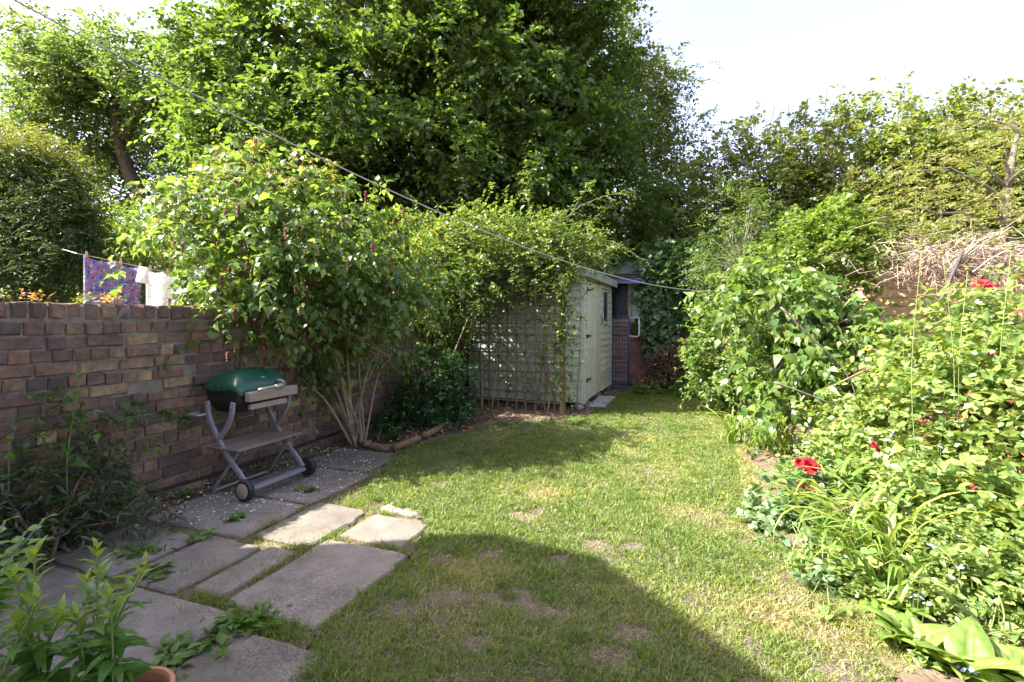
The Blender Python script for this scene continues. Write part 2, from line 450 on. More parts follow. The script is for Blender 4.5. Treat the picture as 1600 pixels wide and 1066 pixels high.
# foliage
M['tree'] = leaf_mat("tree_leaf", [(.04, .076, .02), (.06, .11, .026), (.085, .145, .032), (.118, .178, .038)], trans=.44, rough=.38)
M['birch'] = leaf_mat("birch_leaf", [(.055, .095, .025), (.08, .125, .032), (.12, .16, .04), (.16, .18, .055)], trans=.42, rough=.42)
M['ash'] = leaf_mat("ash_leaf", [(.055, .10, .032), (.08, .135, .04), (.105, .165, .045), (.14, .19, .055)], trans=.45, rough=.42)
M['ever'] = leaf_mat("cypress_leaf", [(.04, .075, .022), (.06, .105, .028), (.085, .125, .032)], trans=.25, rough=.55)
M['gold'] = leaf_mat("golden_tips", [(.10, .14, .03), (.16, .175, .035), (.13, .16, .035)], trans=.35, rough=.5)
M['shrub'] = leaf_mat("bright_shrub_leaf", [(.09, .16, .03), (.13, .20, .036), (.17, .235, .05)], trans=.4, rough=.42)
M['hh'] = leaf_mat("pheasant_berry_leaf", [(.06, .115, .032), (.09, .165, .04), (.13, .205, .05), (.18, .235, .065)], trans=.42, rough=.33)
M['hh_tip'] = leaf_mat("tinted_young_leaf", [(.15, .20, .05), (.20, .19, .06), (.12, .19, .04)], trans=.4, rough=.4)
M['tassel'] = leaf_mat("wine_bracts", [(.11, .012, .03), (.17, .025, .05), (.08, .01, .02)], trans=.25, rough=.5, tcol=.7)
M['rose_leaf'] = leaf_mat("rambler_leaf", [(.065, .12, .03), (.095, .165, .036), (.14, .20, .05), (.19, .22, .07)], trans=.4, rough=.3)
M['dark_leaf'] = leaf_mat("glossy_dark_leaf", [(.022, .06, .018), (.035, .085, .024), (.05, .11, .03)], trans=.25, rough=.28)
M['elder'] = leaf_mat("dusky_elder_leaf", [(.035, .055, .022), (.05, .08, .03), (.075, .11, .04), (.06, .06, .035)], trans=.3, rough=.45)
M['weed'] = leaf_mat("weed_leaf", [(.06, .14, .025), (.09, .18, .03), (.13, .22, .04)], trans=.4, rough=.45)
M['creeper'] = leaf_mat("creeper_leaf", [(.035, .08, .03), (.05, .105, .036), (.07, .13, .04)], trans=.3, rough=.35)
M['cherry'] = leaf_mat("orchard_leaf", [(.06, .125, .028), (.09, .165, .034), (.13, .20, .045), (.17, .22, .06)], trans=.4, rough=.36)
M['honey'] = leaf_mat("honeysuckle_leaf", [(.10, .175, .045), (.14, .215, .055), (.18, .25, .065), (.235, .27, .075)], trans=.36, rough=.42)
M['sage_leaf'] = leaf_mat("bluegreen_leaf", [(.08, .15, .07), (.12, .19, .085), (.15, .22, .10)], trans=.33, rough=.5)
M['lily'] = leaf_mat("daylily_blade", [(.11, .20, .035), (.15, .24, .045), (.20, .275, .06), (.26, .285, .08)], trans=.42, rough=.38)
M['big_leaf'] = leaf_mat("puckered_leaf", [(.12, .20, .035), (.15, .23, .04), (.18, .25, .055)], trans=.36, rough=.5)
M['pot_leaf'] = leaf_mat("willow_leaf", [(.06, .15, .025), (.085, .19, .03), (.12, .235, .035)], trans=.4, rough=.38)
M['pot_tip'] = leaf_mat("young_willow_leaf", [(.18, .28, .03), (.24, .33, .04)], trans=.42, rough=.4)
M['spurge'] = leaf_mat("spurge_bract", [(.16, .29, .06), (.20, .34, .07), (.13, .25, .05)], trans=.4, rough=.5)
M['grass'] = leaf_mat("grass_blade", [(.085, .148, .028), (.13, .195, .037), (.185, .235, .05), (.245, .265, .085), (.34, .315, .15), (.40, .34, .20)], trans=.42, rough=.5, attr_only=True)
M['stem'] = plain_mat("green_stem", (.12, .17, .045), (.17, .20, .06), scale=30, rough=.6)
M['red_stem'] = plain_mat("reddish_stem", (.20, .085, .06), (.28, .16, .10), scale=30, rough=.6)
M['rose'] = leaf_mat("crimson_petal", [(.30, .006, .012), (.40, .01, .02), (.22, .004, .01)], trans=.2, rough=.55, tcol=.6)
M['pink_rose'] = leaf_mat("scarlet_petal", [(.55, .02, .045), (.62, .04, .07)], trans=.3, rough=.55, tcol=.6)
M['honey_flower'] = leaf_mat("honeysuckle_flower", [(.34, .05, .06), (.38, .09, .07), (.28, .04, .06)], trans=.25, rough=.5, tcol=.6)
M['blue_flower'] = leaf_mat("sky_blue_petal", [(.32, .40, .72), (.40, .46, .76)], trans=.2, rough=.6, tcol=.55)
M['apple'] = plain_mat("unripe_apple", (.34, .38, .07), (.42, .30, .08), scale=14, rough=.35)
M['edging'] = plain_mat("terracotta_edging", (.15, .085, .05), (.22, .135, .085), scale=12, rough=.9, bump=.004)
M['olive'] = leaf_mat("olive_needles", [(.12, .16, .045), (.16, .19, .055), (.20, .205, .07), (.22, .19, .08)], trans=.35, rough=.5)
M['autumn'] = leaf_mat("amber_stonecrop", [(.34, .17, .06), (.38, .26, .07), (.30, .11, .06)], trans=.35, rough=.5, tcol=.7)
M['straw'] = leaf_mat("straw", [(.30, .23, .12), (.40, .31, .17), (.46, .37, .22)], trans=.2, rough=.7, tcol=.6)
M['sage_stem'] = plain_mat("sage_stem", (.22, .26, .20), (.28, .30, .24), scale=30, rough=.6)
M['hedge'] = leaf_mat("hedge_leaf", [(.09, .145, .035), (.13, .185, .045), (.17, .215, .055), (.22, .23, .07)], trans=.42, rough=.4)

# ================================================================ the setting
W = np.array([.342, .940, 0]); W = W / np.linalg.norm(W)      # along the garden
N = np.array([W[1], -W[0], 0])                                 # from the left wall into the garden
ROT = math.atan2(W[1], W[0])
WALL0 = np.array([-2.61, 3.67, 0.0])

lawn_px = [(1118, 606), (1135, 640), (1150, 700), (1158, 760), (1196, 800), (1225, 850), (1250, 900), (1275, 950), (1335, 990), (1400, 1066), (1520, 1400)]
lawn_left = [(350, 1400), (455, 1066), (490, 1015), (500, 985), (575, 930), (640, 880), (668, 835), (664, 815), (600, 790), (560, 775), (600, 745), (612, 716), (640, 702), (720, 682), (770, 668), (850, 660), (915, 652), (945, 632), (975, 606)]
LAWN = [gp(*p) for p in lawn_px + lawn_left]


def axis_lines(lo, hi, step, far):
    core = np.arange(lo, hi + 1e-6, step)
    out = [core[0] - d for d in (1, 3, 8, 20, 60, 200, far)][::-1]
    out2 = [core[-1] + d for d in (1, 3, 8, 20, 60, 200, far)]
    return np.concatenate([out, core, out2])


gx = axis_lines(-5, 7, .075, 900); gy = axis_lines(-.5, 12, .075, 900)
GX, GY = np.meshgrid(gx, gy)
inl = inpoly(GX, GY, LAWN)
GZ = (vnoise(GX, GY, 2.3) * .03 + vnoise(GX, GY, 9) * .025 + vnoise(GX, GY, 23) * .015) - .015
pat = (GX < -.1) & (GY < 6.2) & (GX > -3.2)
GZ = np.where(inl, -.03, GZ); GZ = np.where(pat, -.02 + .01 * vnoise(GX, GY, 12), GZ)
GZ = np.where((np.abs(GX) > 8) | (GY > 13) | (GY < -1), -.01, GZ)
nx, ny = len(gx), len(gy)
idx = np.arange(nx * ny).reshape(ny, nx)
quads = np.stack([idx[:-1, :-1], idx[:-1, 1:], idx[1:, 1:], idx[1:, :-1]], -1).reshape(-1, 4)
obj('ground', tag(mesh_np('ground', np.stack([GX, GY, GZ], -1).reshape(-1, 3), quads, smooth=True, mat=M['soil']), None) and bpy.data.meshes['ground'])['kind'] = 'structure'

# lawn sheet
lx = np.arange(-1.6, 5, .05); ly = np.arange(.6, 10.2, .05)
LX, LY = np.meshgrid(lx, ly)
LZ = .006 + .018 * vnoise(LX, LY, 2.1) + .010 * vnoise(LX, LY, 9)
ins = inpoly(LX + .025, LY + .025, LAWN)
idx = np.arange(LX.size).reshape(LX.shape)
q = np.stack([idx[:-1, :-1], idx[:-1, 1:], idx[1:, 1:], idx[1:, :-1]], -1)[ins[:-1, :-1]].reshape(-1, 4)
used = np.unique(q); remap = -np.ones(LX.size, int); remap[used] = np.arange(len(used))
lawn = obj('lawn', mesh_np('lawn', np.stack([LX, LY, LZ], -1).reshape(-1, 3)[used], remap[q], smooth=True, mat=M['lawn']))
lawn['kind'] = 'structure'


def lawn_z(x, y): return .006 + .018 * vnoise(x, y, 2.1) + .010 * vnoise(x, y, 9)


# patio: bed of grit with the slabs as its pieces
patio_poly = [gp(*p) for p in [(150, 800), (300, 765), (480, 700), (560, 705), (600, 735), (575, 770), (668, 812), (650, 860), (500, 985), (440, 1066), (300, 1500), (-700, 1500), (-300, 1000)]]
g = Geo(); g.add([(p[0], p[1], 0.0) for p in patio_poly], [tuple(range(len(patio_poly)))])
patio = obj('patio', g.mesh('patio', M['soil'])); patio['kind'] = 'structure'; patio.location.z = .004
slab_sn = [(-.88, -.17, 1.645, 2.22), (-.845, -.36, 1.395, 1.605), (-.91, -.385, .95, 1.355), (-1.47, -.925, 1.09, 1.79), (-1.62, -1.0, 1.86, 2.36), (-.115, .25, 1.67, 2.13), (-.30, .27, 1.19, 1.625),
    (-.345, .20, .26, 1.15), (.245, .95, .30, 1.14), (.99, 1.55, .34, 1.05), (.30, .50, 1.66, 1.98), (-1.52, -.95, .44, 1.04), (-.91, -.42, .30, .90), (-2.25, -1.52, 1.10, 1.80), (-2.2, -1.57, .40, 1.05)]
slabs = []
for (s0_, s1_, n0_, n1_) in slab_sn:
    cs_, cn_ = (s0_ + s1_) / 2, (n0_ + n1_) / 2; an_ = rng.normal(0, .012)
    slabs.append([(WALL0 + W * (cs_ + (s_ - cs_) * math.cos(an_) - (n_ - cn_) * math.sin(an_)) + N * (cn_ + (n_ - cn_) * math.cos(an_) + (s_ - cs_) * math.sin(an_)))[:2] for (s_, n_) in ((s0_, n0_), (s0_, n1_), (s1_, n1_), (s1_, n0_))])
for i, px in enumerate(slabs):
    P = np.array(px); c = P.mean(0)
    # worn corners
    PP = []
    for k_ in range(4):
        a_, b_, d_ = P[k_ - 1], P[k_], P[(k_ + 1) % 4]; w1, w2 = .012 + .05 * rng.random() ** 3, .012 + .05 * rng.random() ** 3
        PP += [b_ + (a_ - b_) / np.linalg.norm(a_ - b_) * w1, b_ + (d_ - b_) / np.linalg.norm(d_ - b_) * w2]
    P = np.array(PP)
    # ragged outline: extra points with small wander
    Q = []
    for a, b in zip(P, np.roll(P, -1, 0)):
        L = np.linalg.norm(b - a); k = max(1, int(L / .05)); nn = np.array([-(b - a)[1], (b - a)[0]]) / max(L, 1e-6)
        for j in range(k):
            t = j / k; off = (rng.random() - .5) * .012 - .02 * (rng.random() < .04) if j else 0.0
            Q.append(a + (b - a) * t + nn * off)
    Q = np.array(Q); n = len(Q)
    z = .014 + .010 * rng.random(); tx, ty = (rng.random(2) - .5) * .012
    h = lambda q: z + tx * (q[0] - c[0]) + ty * (q[1] - c[1])
    Qi = c + (Q - c) * (1 - .012 / np.linalg.norm(Q - c, axis=1, keepdims=True))
    V = [(q[0] - c[0], q[1] - c[1], -.03) for q in Q] + [(q[0] - c[0], q[1] - c[1], h(q) - .010) for q in Q] + [(q[0] - c[0], q[1] - c[1], h(q)) for q in Qi]
    Fc = []
    for j in range(n):
        k = (j + 1) % n
        Fc += [(j, k, n + k, n + j), (n + j, n + k, 2 * n + k, 2 * n + j)]
    Fc.append(tuple(range(2 * n, 3 * n)))
    g = Geo(); g.add(V, Fc)
    obj('paving_slab', g.mesh('paving_slab', M['concrete']), None, patio, (c[0], c[1], 0))


# ================================================================ old brick wall on the left
def brick_mesh(name, L, Hh, D, mat, seed, ch=.007, jit=.0045):
    r = np.random.default_rng(seed)
    def ring(y, ins): return [(ins, y, ins), (L - ins, y, ins), (L - ins, y, Hh - ins), (ins, y, Hh - ins)]
    V = np.array(ring(-D, 0) + ring(-ch, 0) + ring(0, ch))
    V[4:] += (r.random((8, 3)) - .5) * 2 * jit
    Fc = []
    for k in range(4):
        l = (k + 1) % 4
        Fc += [(k, l, 4 + l, 4 + k), (4 + k, 4 + l, 8 + l, 8 + k)]
    Fc.append((8, 9, 10, 11)); 
    g = Geo(); g.add(V, Fc)
    return g.mesh(name, mat)


def in_view(p, m=30):
    if p[1] < .5: return False
    x = 800 + F * p[0] / p[1]; y = HZ - F * (p[2] - H) / p[1]
    return -m < x < 1600 + m and -m < y < 1066 + m


wall = thing('brick_wall', 'old sooty brick boundary wall with a header course on top, behind the barbecue', 'wall', WALL0, ROT)
# local x along W, local y away from the garden, so face the garden at y = 0 with bricks going to +y
S0, S1 = -1.75, 8.6
g = Geo(); g.box(S0, S1, .014, .22, -.1, 1.44)
obj('mortar', g.mesh('mortar', M['mortar']), None, wall)
CH = .0865
str_m = [brick_mesh('stretcher', .222, .073, .09, M['brick'], s) for s in range(6)]
hed_m = [brick_mesh('header', .095, .073, .09, M['brick'], 20 + s) for s in range(6)]
top_m = [brick_mesh('coping_brick', .080, .100, .215, M['brick'], 40 + s, ch=.012, jit=.007) for s in range(6)]
cand = []
for c in range(16):
    z = -.035 + c * CH
    hdr = (c % 2 == 1)
    step = (.105 if hdr else .2335)
    s = S0 + .02 + (0.06 if hdr else 0) + (c % 4) * .03
    ww = 0
    while s < S1 - .25:
        mixed = rng.random()
        if hdr and mixed < .12: L, lst = .2335, str_m
        elif (not hdr) and mixed < .10: L, lst = .105, hed_m
        else: L, lst = step, (hed_m if hdr else str_m)
        cand.append((s, z + .006 + .004 * rng.standard_normal() + .010 * math.sin(s * 1.3 + c * .4), L, lst[rng.integers(6)], False)); s += L + .002 * rng.standard_normal()
s = S0 + .02
while s < S1 - .12:
    cand.append((s, 16 * CH - .032 + .008 * rng.random(), .12, top_m[rng.integers(6)], True)); s += .088 + .008 * rng.random()
def wpt(s, z): return WALL0 + W * s + np.array([0, 0, z])
def wscore(cd):
    p = wpt(cd[0] + cd[2] / 2, cd[1])
    x = 800 + F * p[0] / p[1]; y = HZ - F * (p[2] - H) / p[1]
    vis = -15 < x < 720 and p[1] > .5
    # hidden by shrub canopy or elder
    hid = (x > 430 and y < 560) or (x < 190 and y > 760)
    return (-p[1] if vis and not hid else -99)
cand.sort(key=wscore, reverse=True)
rest = Geo(); rr = []
for i, (s, z, L, me, top) in enumerate(cand):
    off = -.001 + .007 * rng.standard_normal() * .8
    rz = .006 * rng.standard_normal(); ry = .008 * rng.standard_normal()
    mat4 = Matrix.Translation((s, off, z)) @ Matrix.Rotation(rz, 4, 'Z') @ Matrix.Rotation(ry, 4, 'Y') @ Matrix.Scale(-1, 4, (0, 1, 0))
    if i < 298:
        o = obj('brick', me, None, wall); o.matrix_basis = mat4
    else:
        co = [mat4 @ v.co for v in me.vertices]
        rest.add(co, [tuple(p.vertices) for p in me.polygons]); rr += [rng.random()] * len(co)
me = rest.mesh('brickwork', M['brick'])
a = me.attributes.new('rnd', 'FLOAT', 'POINT'); a.data.foreach_set('value', np.array(rr, np.float32))
obj('brickwork', me, None, wall, kind='stuff')

# black hose lying along the foot of the wall
pts = [WALL0 + W * s + N * (.035 + .012 * math.sin(s * 3)) + np.array([0, 0, .085 - .012 * math.sin(s * 2.1)]) for s in np.linspace(-1.2, 2.9, 16)]
pts = [WALL0 + W * -1.3 + N * .06 + np.array([0, 0, .012])] + pts + [WALL0 + W * 3.1 + N * .08 + np.array([0, 0, .012])]
g = Geo(); g.tube(curve(pts, 4), .011, 7)
tag(obj('hose', g.mesh('hose', M['rubber'], smooth=True)), 'thin black hose running along the foot of the brick wall', 'hose')

# ================================================================ barbecue
bb = thing('barbecue', 'green lidded barbecue on grey curved legs with two wheels, against the brick wall', 'barbecue', (-1.84, 3.81, .028), ROT)
# local: x along the wall (away), y towards the wall, z up
def rrect(x0, x1, y0, y1, r, n=5):
    out = []
    for cx, cy, a0 in ((x1 - r, y1 - r, 0), (x0 + r, y1 - r, 90), (x0 + r, y0 + r, 180), (x1 - r, y0 + r, 270)):
        for k in range(n + 1):
            a = math.radians(a0 + 90 * k / n); out.append((cx + r * math.cos(a), cy + r * math.sin(a)))
    return out
lx0, lx1, ly0, ly1 = -.225, .30, .165, .565
lid = Geo(); prof = [(0, 0, .775), (0, .000, .800), (.004, .0, .812), (.03, .028, .850), (.075, .07, .893), (.12, .12, .918), (.17, .17, .928)]
rings = []
for inx, iny, z in prof:
    rings.append([(x, y, z) for x, y in rrect(lx0 + inx, lx1 - inx, ly0 + iny, ly1 - iny, max(.012, .06 - inx * .1))])
V = []; Fc = []; n = len(rings[0])
for ri, rg in enumerate(rings):
    for (x, y, z) in rg:
        if ri < 3: z += -.035 * max(0, 1 - ((y - ly0) / .13)) * (abs(x - .0375) < .245) if ri < 2 else -.02 * max(0, 1 - ((y - ly0) / .13)) * (abs(x - .0375) < .245)
        V.append((x, y, z))
for j in range(len(rings) - 1):
    for i in range(n): Fc.append((j * n + i, j * n + (i + 1) % n, (j + 1) * n + (i + 1) % n, (j + 1) * n + i))
Fc.append(tuple(range((len(rings) - 1) * n, len(rings) * n)))
lid.add(V, Fc)
lo = obj('lid', lid.mesh('lid', M['enamel'], smooth=True), None, bb)
tag(lo, 'domed dark green enamel lid')
md = lo.modifiers.new('sub', 'SUBSURF'); md.levels = 1; md.render_levels = 1
g = Geo(); g.lathe([(.0, .006), (.03, .005), (.042, .0)], 20)
o = obj('badge', g.mesh('badge', M['brightsteel'], smooth=True), None, lo, (.045, ly0 + .055, .866)); o.rotation_euler = (math.radians(38), 0, 0); o.scale = (1, .6, 1)
g = Geo(); g.tube(curve([(-.085, .11, .775), (-.08, .085, .782), (0, .08, .785), (.12, .085, .792), (.15, .09, .80), (.165, .125, .815), (.15, .17, .82)], 5), [.013] * 31, 8)
g.tube(curve([(.04, .08, .785), (.10, .08, .79), (.145, .088, .80)], 5), [.014, .017, .020, .022, .023, .023, .022, .021, .02, .018, .014], 8)
obj('handle', g.mesh('handle', M['brightsteel'], smooth=True), None, lo)
g = Geo(); g.add([(x, y, z) for z, s_ in ((.775, .0), (.68, .015), (.60, .055)) for x, y in rrect(lx0 + .012 + s_, lx1 - .012 - s_, ly0 + .014 + s_, ly1 - .012 - s_, .05)],
                 [(j * 24 + i, j * 24 + (i + 1) % 24, (j + 1) * 24 + (i + 1) % 24, (j + 1) * 24 + i) for j in range(2) for i in range(24)] + [tuple(range(48, 72))[::-1]])
obj('firebox', g.mesh('firebox', M['blacksteel'], smooth=False), None, bb)
g = Geo(); g.box(-.17, .31, .105, .165, .69, .765)
obj('front_shelf_board', g.mesh('board', M['oldwood'], bevel=.006), None, bb)
g = Geo(); g.box(-.14, .22, .13, .165, .625, .668)
obj('lower_board', g.mesh('board', M['oldwood'], bevel=.005), None, bb)
for sx in (-.27, .27):
    g = Geo()
    p = curve([(sx, .43, .70), (sx, .41, .58), (sx, .33, .44), (sx, .22, .30), (sx, .08, .16), (sx, .01, .085)], 5)
    for a, b in zip(p[:-1], p[1:]): pass
    # flat oval section: sweep a rectangular bar
    def sweep(path, w, t):
        V = []; Fc = []
        T = unit(np.gradient(path, axis=0)); X = np.array([1.0, 0, 0])
        for q, d in zip(path, T):
            u = np.cross(X, d)
            for a_, b_ in ((-1, -.6), (-1, .6), (-.6, 1), (.6, 1), (1, .6), (1, -.6), (.6, -1), (-.6, -1)):
                V.append(q + X * t * a_ / 2 + u * w * b_ / 2)
        for j in range(len(path) - 1):
            for i in range(8): Fc.append((j * 8 + i, j * 8 + (i + 1) % 8, (j + 1) * 8 + (i + 1) % 8, (j + 1) * 8 + i))
        Fc.append(tuple(range(7, -1, -1))); Fc.append(tuple(range((len(path) - 1) * 8, len(path) * 8)))
        return V, Fc
    g.add(*sweep(p, .042, .024))
    leg = obj('leg', g.mesh('leg', M['steel']), None, bb)
    g = Geo(); g.add(*sweep(curve([(sx, .165, .70), (sx, .18, .60), (sx, .235, .50), (sx, .31, .415)], 5), .040, .0235))
    obj('brace', g.mesh('brace', M['steel']), None, leg)
    wh = obj('wheel', Geo().lathe([(.0, -.024), (.06, -.024), (.074, -.02), (.080, -.008), (.080, .008), (.074, .02), (.06, .024), (.0, .024)], 26, axis='x').mesh('tyre', M['rubber'], smooth=False), None, bb, (sx + math.copysign(.04, sx), 0, .080))
    obj('hub_cap', Geo().lathe([(.0, -.031), (.05, -.0295), (.056, -.0245)], 22, axis='x').mesh('hub', M['tan'], smooth=True), None, wh).scale = (1 if sx < 0 else -1, 1, 1)
bolt = Geo().lathe([(.0, -.004), (.006, -.003), (.007, .0)], 8, axis='x').mesh('bolt', M['brightsteel'], smooth=True)
for (y_, z_) in ((.418, .665), (.17, .665), (.285, .385), (.20, .275), (.32, .43)):
    for sx in (-.283, .283):
        o = obj('bolt', bolt, None, bb, (sx, y_, z_)); o.scale = (1 if sx < 0 else -1, 1, 1)
g = Geo(); g.box(-.258, .258, -.032, .03, .062, .086)
obj('axle_bar', g.mesh('axle', M['steel'], bevel=.004), None, bb)
g = Geo(); g.tube(curve([(-.245, .12, .345), (-.255, .24, .19), (-.262, .37, .025), (-.2, .385, .014), (.2, .385, .014), (.262, .37, .025), (.255, .24, .19), (.245, .12, .345)], 5), .012, 8)
obj('rear_stand', g.mesh('stand', M['steel'], smooth=True), None, bb)
sh = obj('shelf', Geo().bar((-.256, .06, .338), (-.256, .42, .338), .02, .02).mesh('rail', M['darkwood']), None, bb)
obj('rail', Geo().bar((.256, .06, .338), (.256, .42, .338), .02, .02).mesh('rail', M['darkwood']), None, sh)
for k in range(7):
    y = .055 + k * .058
    obj('slat', Geo().box(-.31, .31, y, y + .040, .349, .366).mesh('slat', M['darkwood'], bevel=.003), None, sh)
obj('side_handle', Geo().tube(curve([(-.275, .43, .60), (-.33, .44, .60), (-.34, .49, .60), (-.33, .54, .60), (-.24, .55, .60)], 5), .011, 8).mesh('sh', M['steel'], smooth=True), None, bb)

# ================================================================ garden shed
C0 = np.array([1.08, 7.28, 0.0]); E1 = np.array([.36, .933, 0]); E1 /= np.linalg.norm(E1)
SROT = math.atan2(E1[1], E1[0])
shed = thing('garden_shed', 'sage green timber shed with a plank door, behind the trellis', 'shed', C0, SROT)
# local x along the door side (away from camera), local y along the trellis side (to the left)
SL, SW, Z0, Z1 = 2.42, 1.95, .10, 2.05
g = Geo(); g.box(.03, SL - .03, .03, SW - .03, Z0, Z1)
obj('frame', g.mesh('frame', M['shed']), None, shed)
pitch = .1135; nb = 17
for k in range(nb):
    z = Z0 + k * pitch
    h_ = pitch - .003
    # left (trellis) side boards: face at y from 0..SW on plane x=0, proud to -x; lower edge proud
    V = [(.03, .045, z), (-.021, .045, z), (.002, .045, z + h_), (.03, .045, z + h_), (.03, SW - .04, z), (-.021, SW - .04, z), (.002, SW - .04, z + h_), (.03, SW - .04, z + h_)]
    Fc = [(0, 1, 2, 3), (7, 6, 5, 4), (0, 4, 5, 1), (1, 5, 6, 2), (2, 6, 7, 3), (3, 7, 4, 0)]
    obj('weatherboard', Geo().add(V, Fc).mesh('wb', M['shed']), None, shed)
    segs = [(.045, .20), (1.31, SL - .04)]
    if Z0 + k * pitch + pitch > 1.30 and z < 1.88: segs = [(.045, .20), (1.31, 1.50), (2.08, SL - .04)]
    for (a_, b_) in segs:
        V = [(a_, .03, z), (a_, -.021, z), (a_, .002, z + h_), (a_, .03, z + h_), (b_, .03, z), (b_, -.021, z), (b_, .002, z + h_), (b_, .03, z + h_)]
        obj('weatherboard', Geo().add(V, Fc).mesh('wb', M['shed']), None, shed)
obj('corner_trim', Geo().box(-.026, .044, -.026, .044, Z0 - .02, Z1).mesh('ct', M['shed'], bevel=.004), None, shed)
obj('corner_trim', Geo().box(SL - .04, SL + .02, -.016, .044, Z0 - .02, Z1).mesh('ct', M['shed'], bevel=.004), None, shed)
door = obj('door', Geo().box(.205, 1.305, .0, .028, Z0 + .01, Z1 - .10).mesh('door_core', M['shed']), None, shed)
for k in range(6):
    a_ = .208 + k * .1825
    obj('plank', Geo().box(a_, a_ + .179, -.016, -.001, Z0 + .012, Z1 - .10).mesh('plank', M['shed'], bevel=.004), None, door)
for z in (.42, 1.1, 1.82):
    obj('hinge', Geo().box(.15, .215, -.024, -.017, z - .035, z + .035).box(.215, .44, -.024, -.0175, z - .014, z + .014).mesh('hinge', M['iron']), None, door)
obj('latch', Geo().tube(curve([(1.24, -.02, 1.42), (1.245, -.05, 1.38), (1.245, -.05, 1.30), (1.24, -.02, 1.26)], 4), .009, 6).mesh('latch', M['iron']), None, door)
win = obj('window', Geo().box(1.505, 2.075, -.004, .02, 1.30, 1.88).mesh('pane', M['glass']), None, shed)
obj('window_frame', Geo().box(1.495, 1.545, -.02, -.003, 1.27, 1.90).box(2.03, 2.085, -.02, -.003, 1.27, 1.90).box(1.545, 2.03, -.02, -.003, 1.27, 1.32).box(1.545, 2.03, -.02, -.003, 1.86, 1.90).mesh('wf', M['shed']), None, win)
# roof: felt sheet falling gently to the back, fascia along the door side
V = []
for x in (-.10, SL + .10):
    for y, z in ((-.09, 2.11), (SW + .08, 2.32), (-.09, 2.075), (SW + .08, 2.285)): V.append((x, y, z))
roof = obj('roof', Geo().add(V, [(0, 4, 5, 1), (2, 3, 7, 6), (0, 2, 6, 4), (1, 5, 7, 3), (0, 1, 3, 2), (4, 6, 7, 5)]).mesh('roof', M['felt']), None, shed)
obj('fascia', Geo().box(-.105, SL + .105, -.115, -.093, 1.985, 2.118).mesh('fa', M['sage_boards'], bevel=.003), None, roof)
obj('fascia', Geo().add([(-.125, -.1, 1.99), (-.105, -.1, 1.99), (-.125, SW + .08, 2.2), (-.105, SW + .08, 2.2), (-.125, -.1, 2.118), (-.105, -.1, 2.118), (-.125, SW + .08, 2.328), (-.105, SW + .08, 2.328)], [(0, 1, 3, 2), (4, 6, 7, 5), (0, 4, 5, 1), (2, 3, 7, 6), (0, 2, 6, 4), (1, 5, 7, 3)]).mesh('fa', M['sage_boards']), None, roof)
for y in (.12, .95, 1.8):
    obj('bearer', Geo().box(.02, SL - .02, y - .04, y + .04, .005, Z0 - .002).mesh('bearer', M['darkwood']), None, shed)
for i, (x, y) in enumerate(((.02, -.05), (1.0, -.03), (2.1, -.02))):
    obj('footing_block', Geo().box(x, x + .26, y, y + .09, -.02, .085).mesh('fb', M['concrete'], bevel=.008), None, shed)
# stone step and pale stone beside the shed corner
s_ = thing('stepping_stone', 'flat grey stone step on the ground beside the shed door', 'stone', C0 + np.array([.28, .35, 0]), SROT)
obj('top', Geo().box(-.3, .75, -.16, .12, -.02, .045).mesh('st', M['stone'], bevel=.02), None, s_)
tag(s_, None)
bm = bmesh.new(); bmesh.ops.create_icosphere(bm, subdivisions=2, radius=.07)
for v in bm.verts: v.co *= 1 + .3 * (rng.random() - .5); v.co.z *= .65
me = bpy.data.meshes.new('lump'); bm.to_mesh(me); bm.free(); me.materials.append(M['stone'])
tag(obj('stone', me, None, None, gp(905, 640) + np.array([0, 0, .03])), 'rough pale stone lying by the corner of the shed', 'stone')

# ================================================================ trellis in front of the shed
T0 = gp(879, 648); TD = np.array([-.933, .36, 0]); TD /= np.linalg.norm(TD)
trel = thing('trellis', 'weathered wooden square trellis screen standing in front of the shed', 'trellis', T0, math.atan2(TD[1], TD[0]))
obj('post', Geo().box(-.036, .036, -.036, .036, -.02, 1.98).mesh('post', M['post'], bevel=.006), None, trel)
obj('post', Geo().box(1.64, 1.70, -.03, .03, -.02, 1.5).mesh('post', M['trellis'], bevel=.006), None, trel)
for k in range(11):
    x = .12 + k * .146; zt = 1.92 if k < 7 else 1.45
    obj('upright_lath', Geo().box(x - .011, x + .011, -.012, .0, .03, zt + .02 * rng.random()).mesh('lath', M['trellis']), None, trel)
for k in range(13):
    z = .16 + k * .142; xe = 1.62 if z < 1.42 else 1.02
    obj('cross_lath', Geo().box(.036, xe, .001, .013, z - .011, z + .011).mesh('lath', M['trellis']), None, trel)

# water butt
wb = thing('water_butt', 'dark slate plastic water butt between the brick wall and trellis', 'water butt', (-.82, 8.35, 0))
obj('barrel', Geo().lathe([(.0, .26), (.22, .26), (.235, .3), (.255, .55), (.26, .8), (.25, 1.05), (.235, 1.14)], 24).mesh('barrel', M['butt'], smooth=True), None, wb)
obj('butt_lid', Geo().lathe([(.25, 1.13), (.255, 1.16), (.12, 1.19), (.0, 1.195)], 24).mesh('wlid', M['rubber'], smooth=True), None, wb)
obj('stand', Geo().lathe([(.22, .0), (.2, .27), (.0, .27)], 12).mesh('wst', M['rubber']), None, wb)
obj('tap', Geo().tube([(.0, -.24, .36), (.0, -.31, .36), (.0, -.32, .32)], .014, 8).mesh('tap', M['rubber']), None, wb)

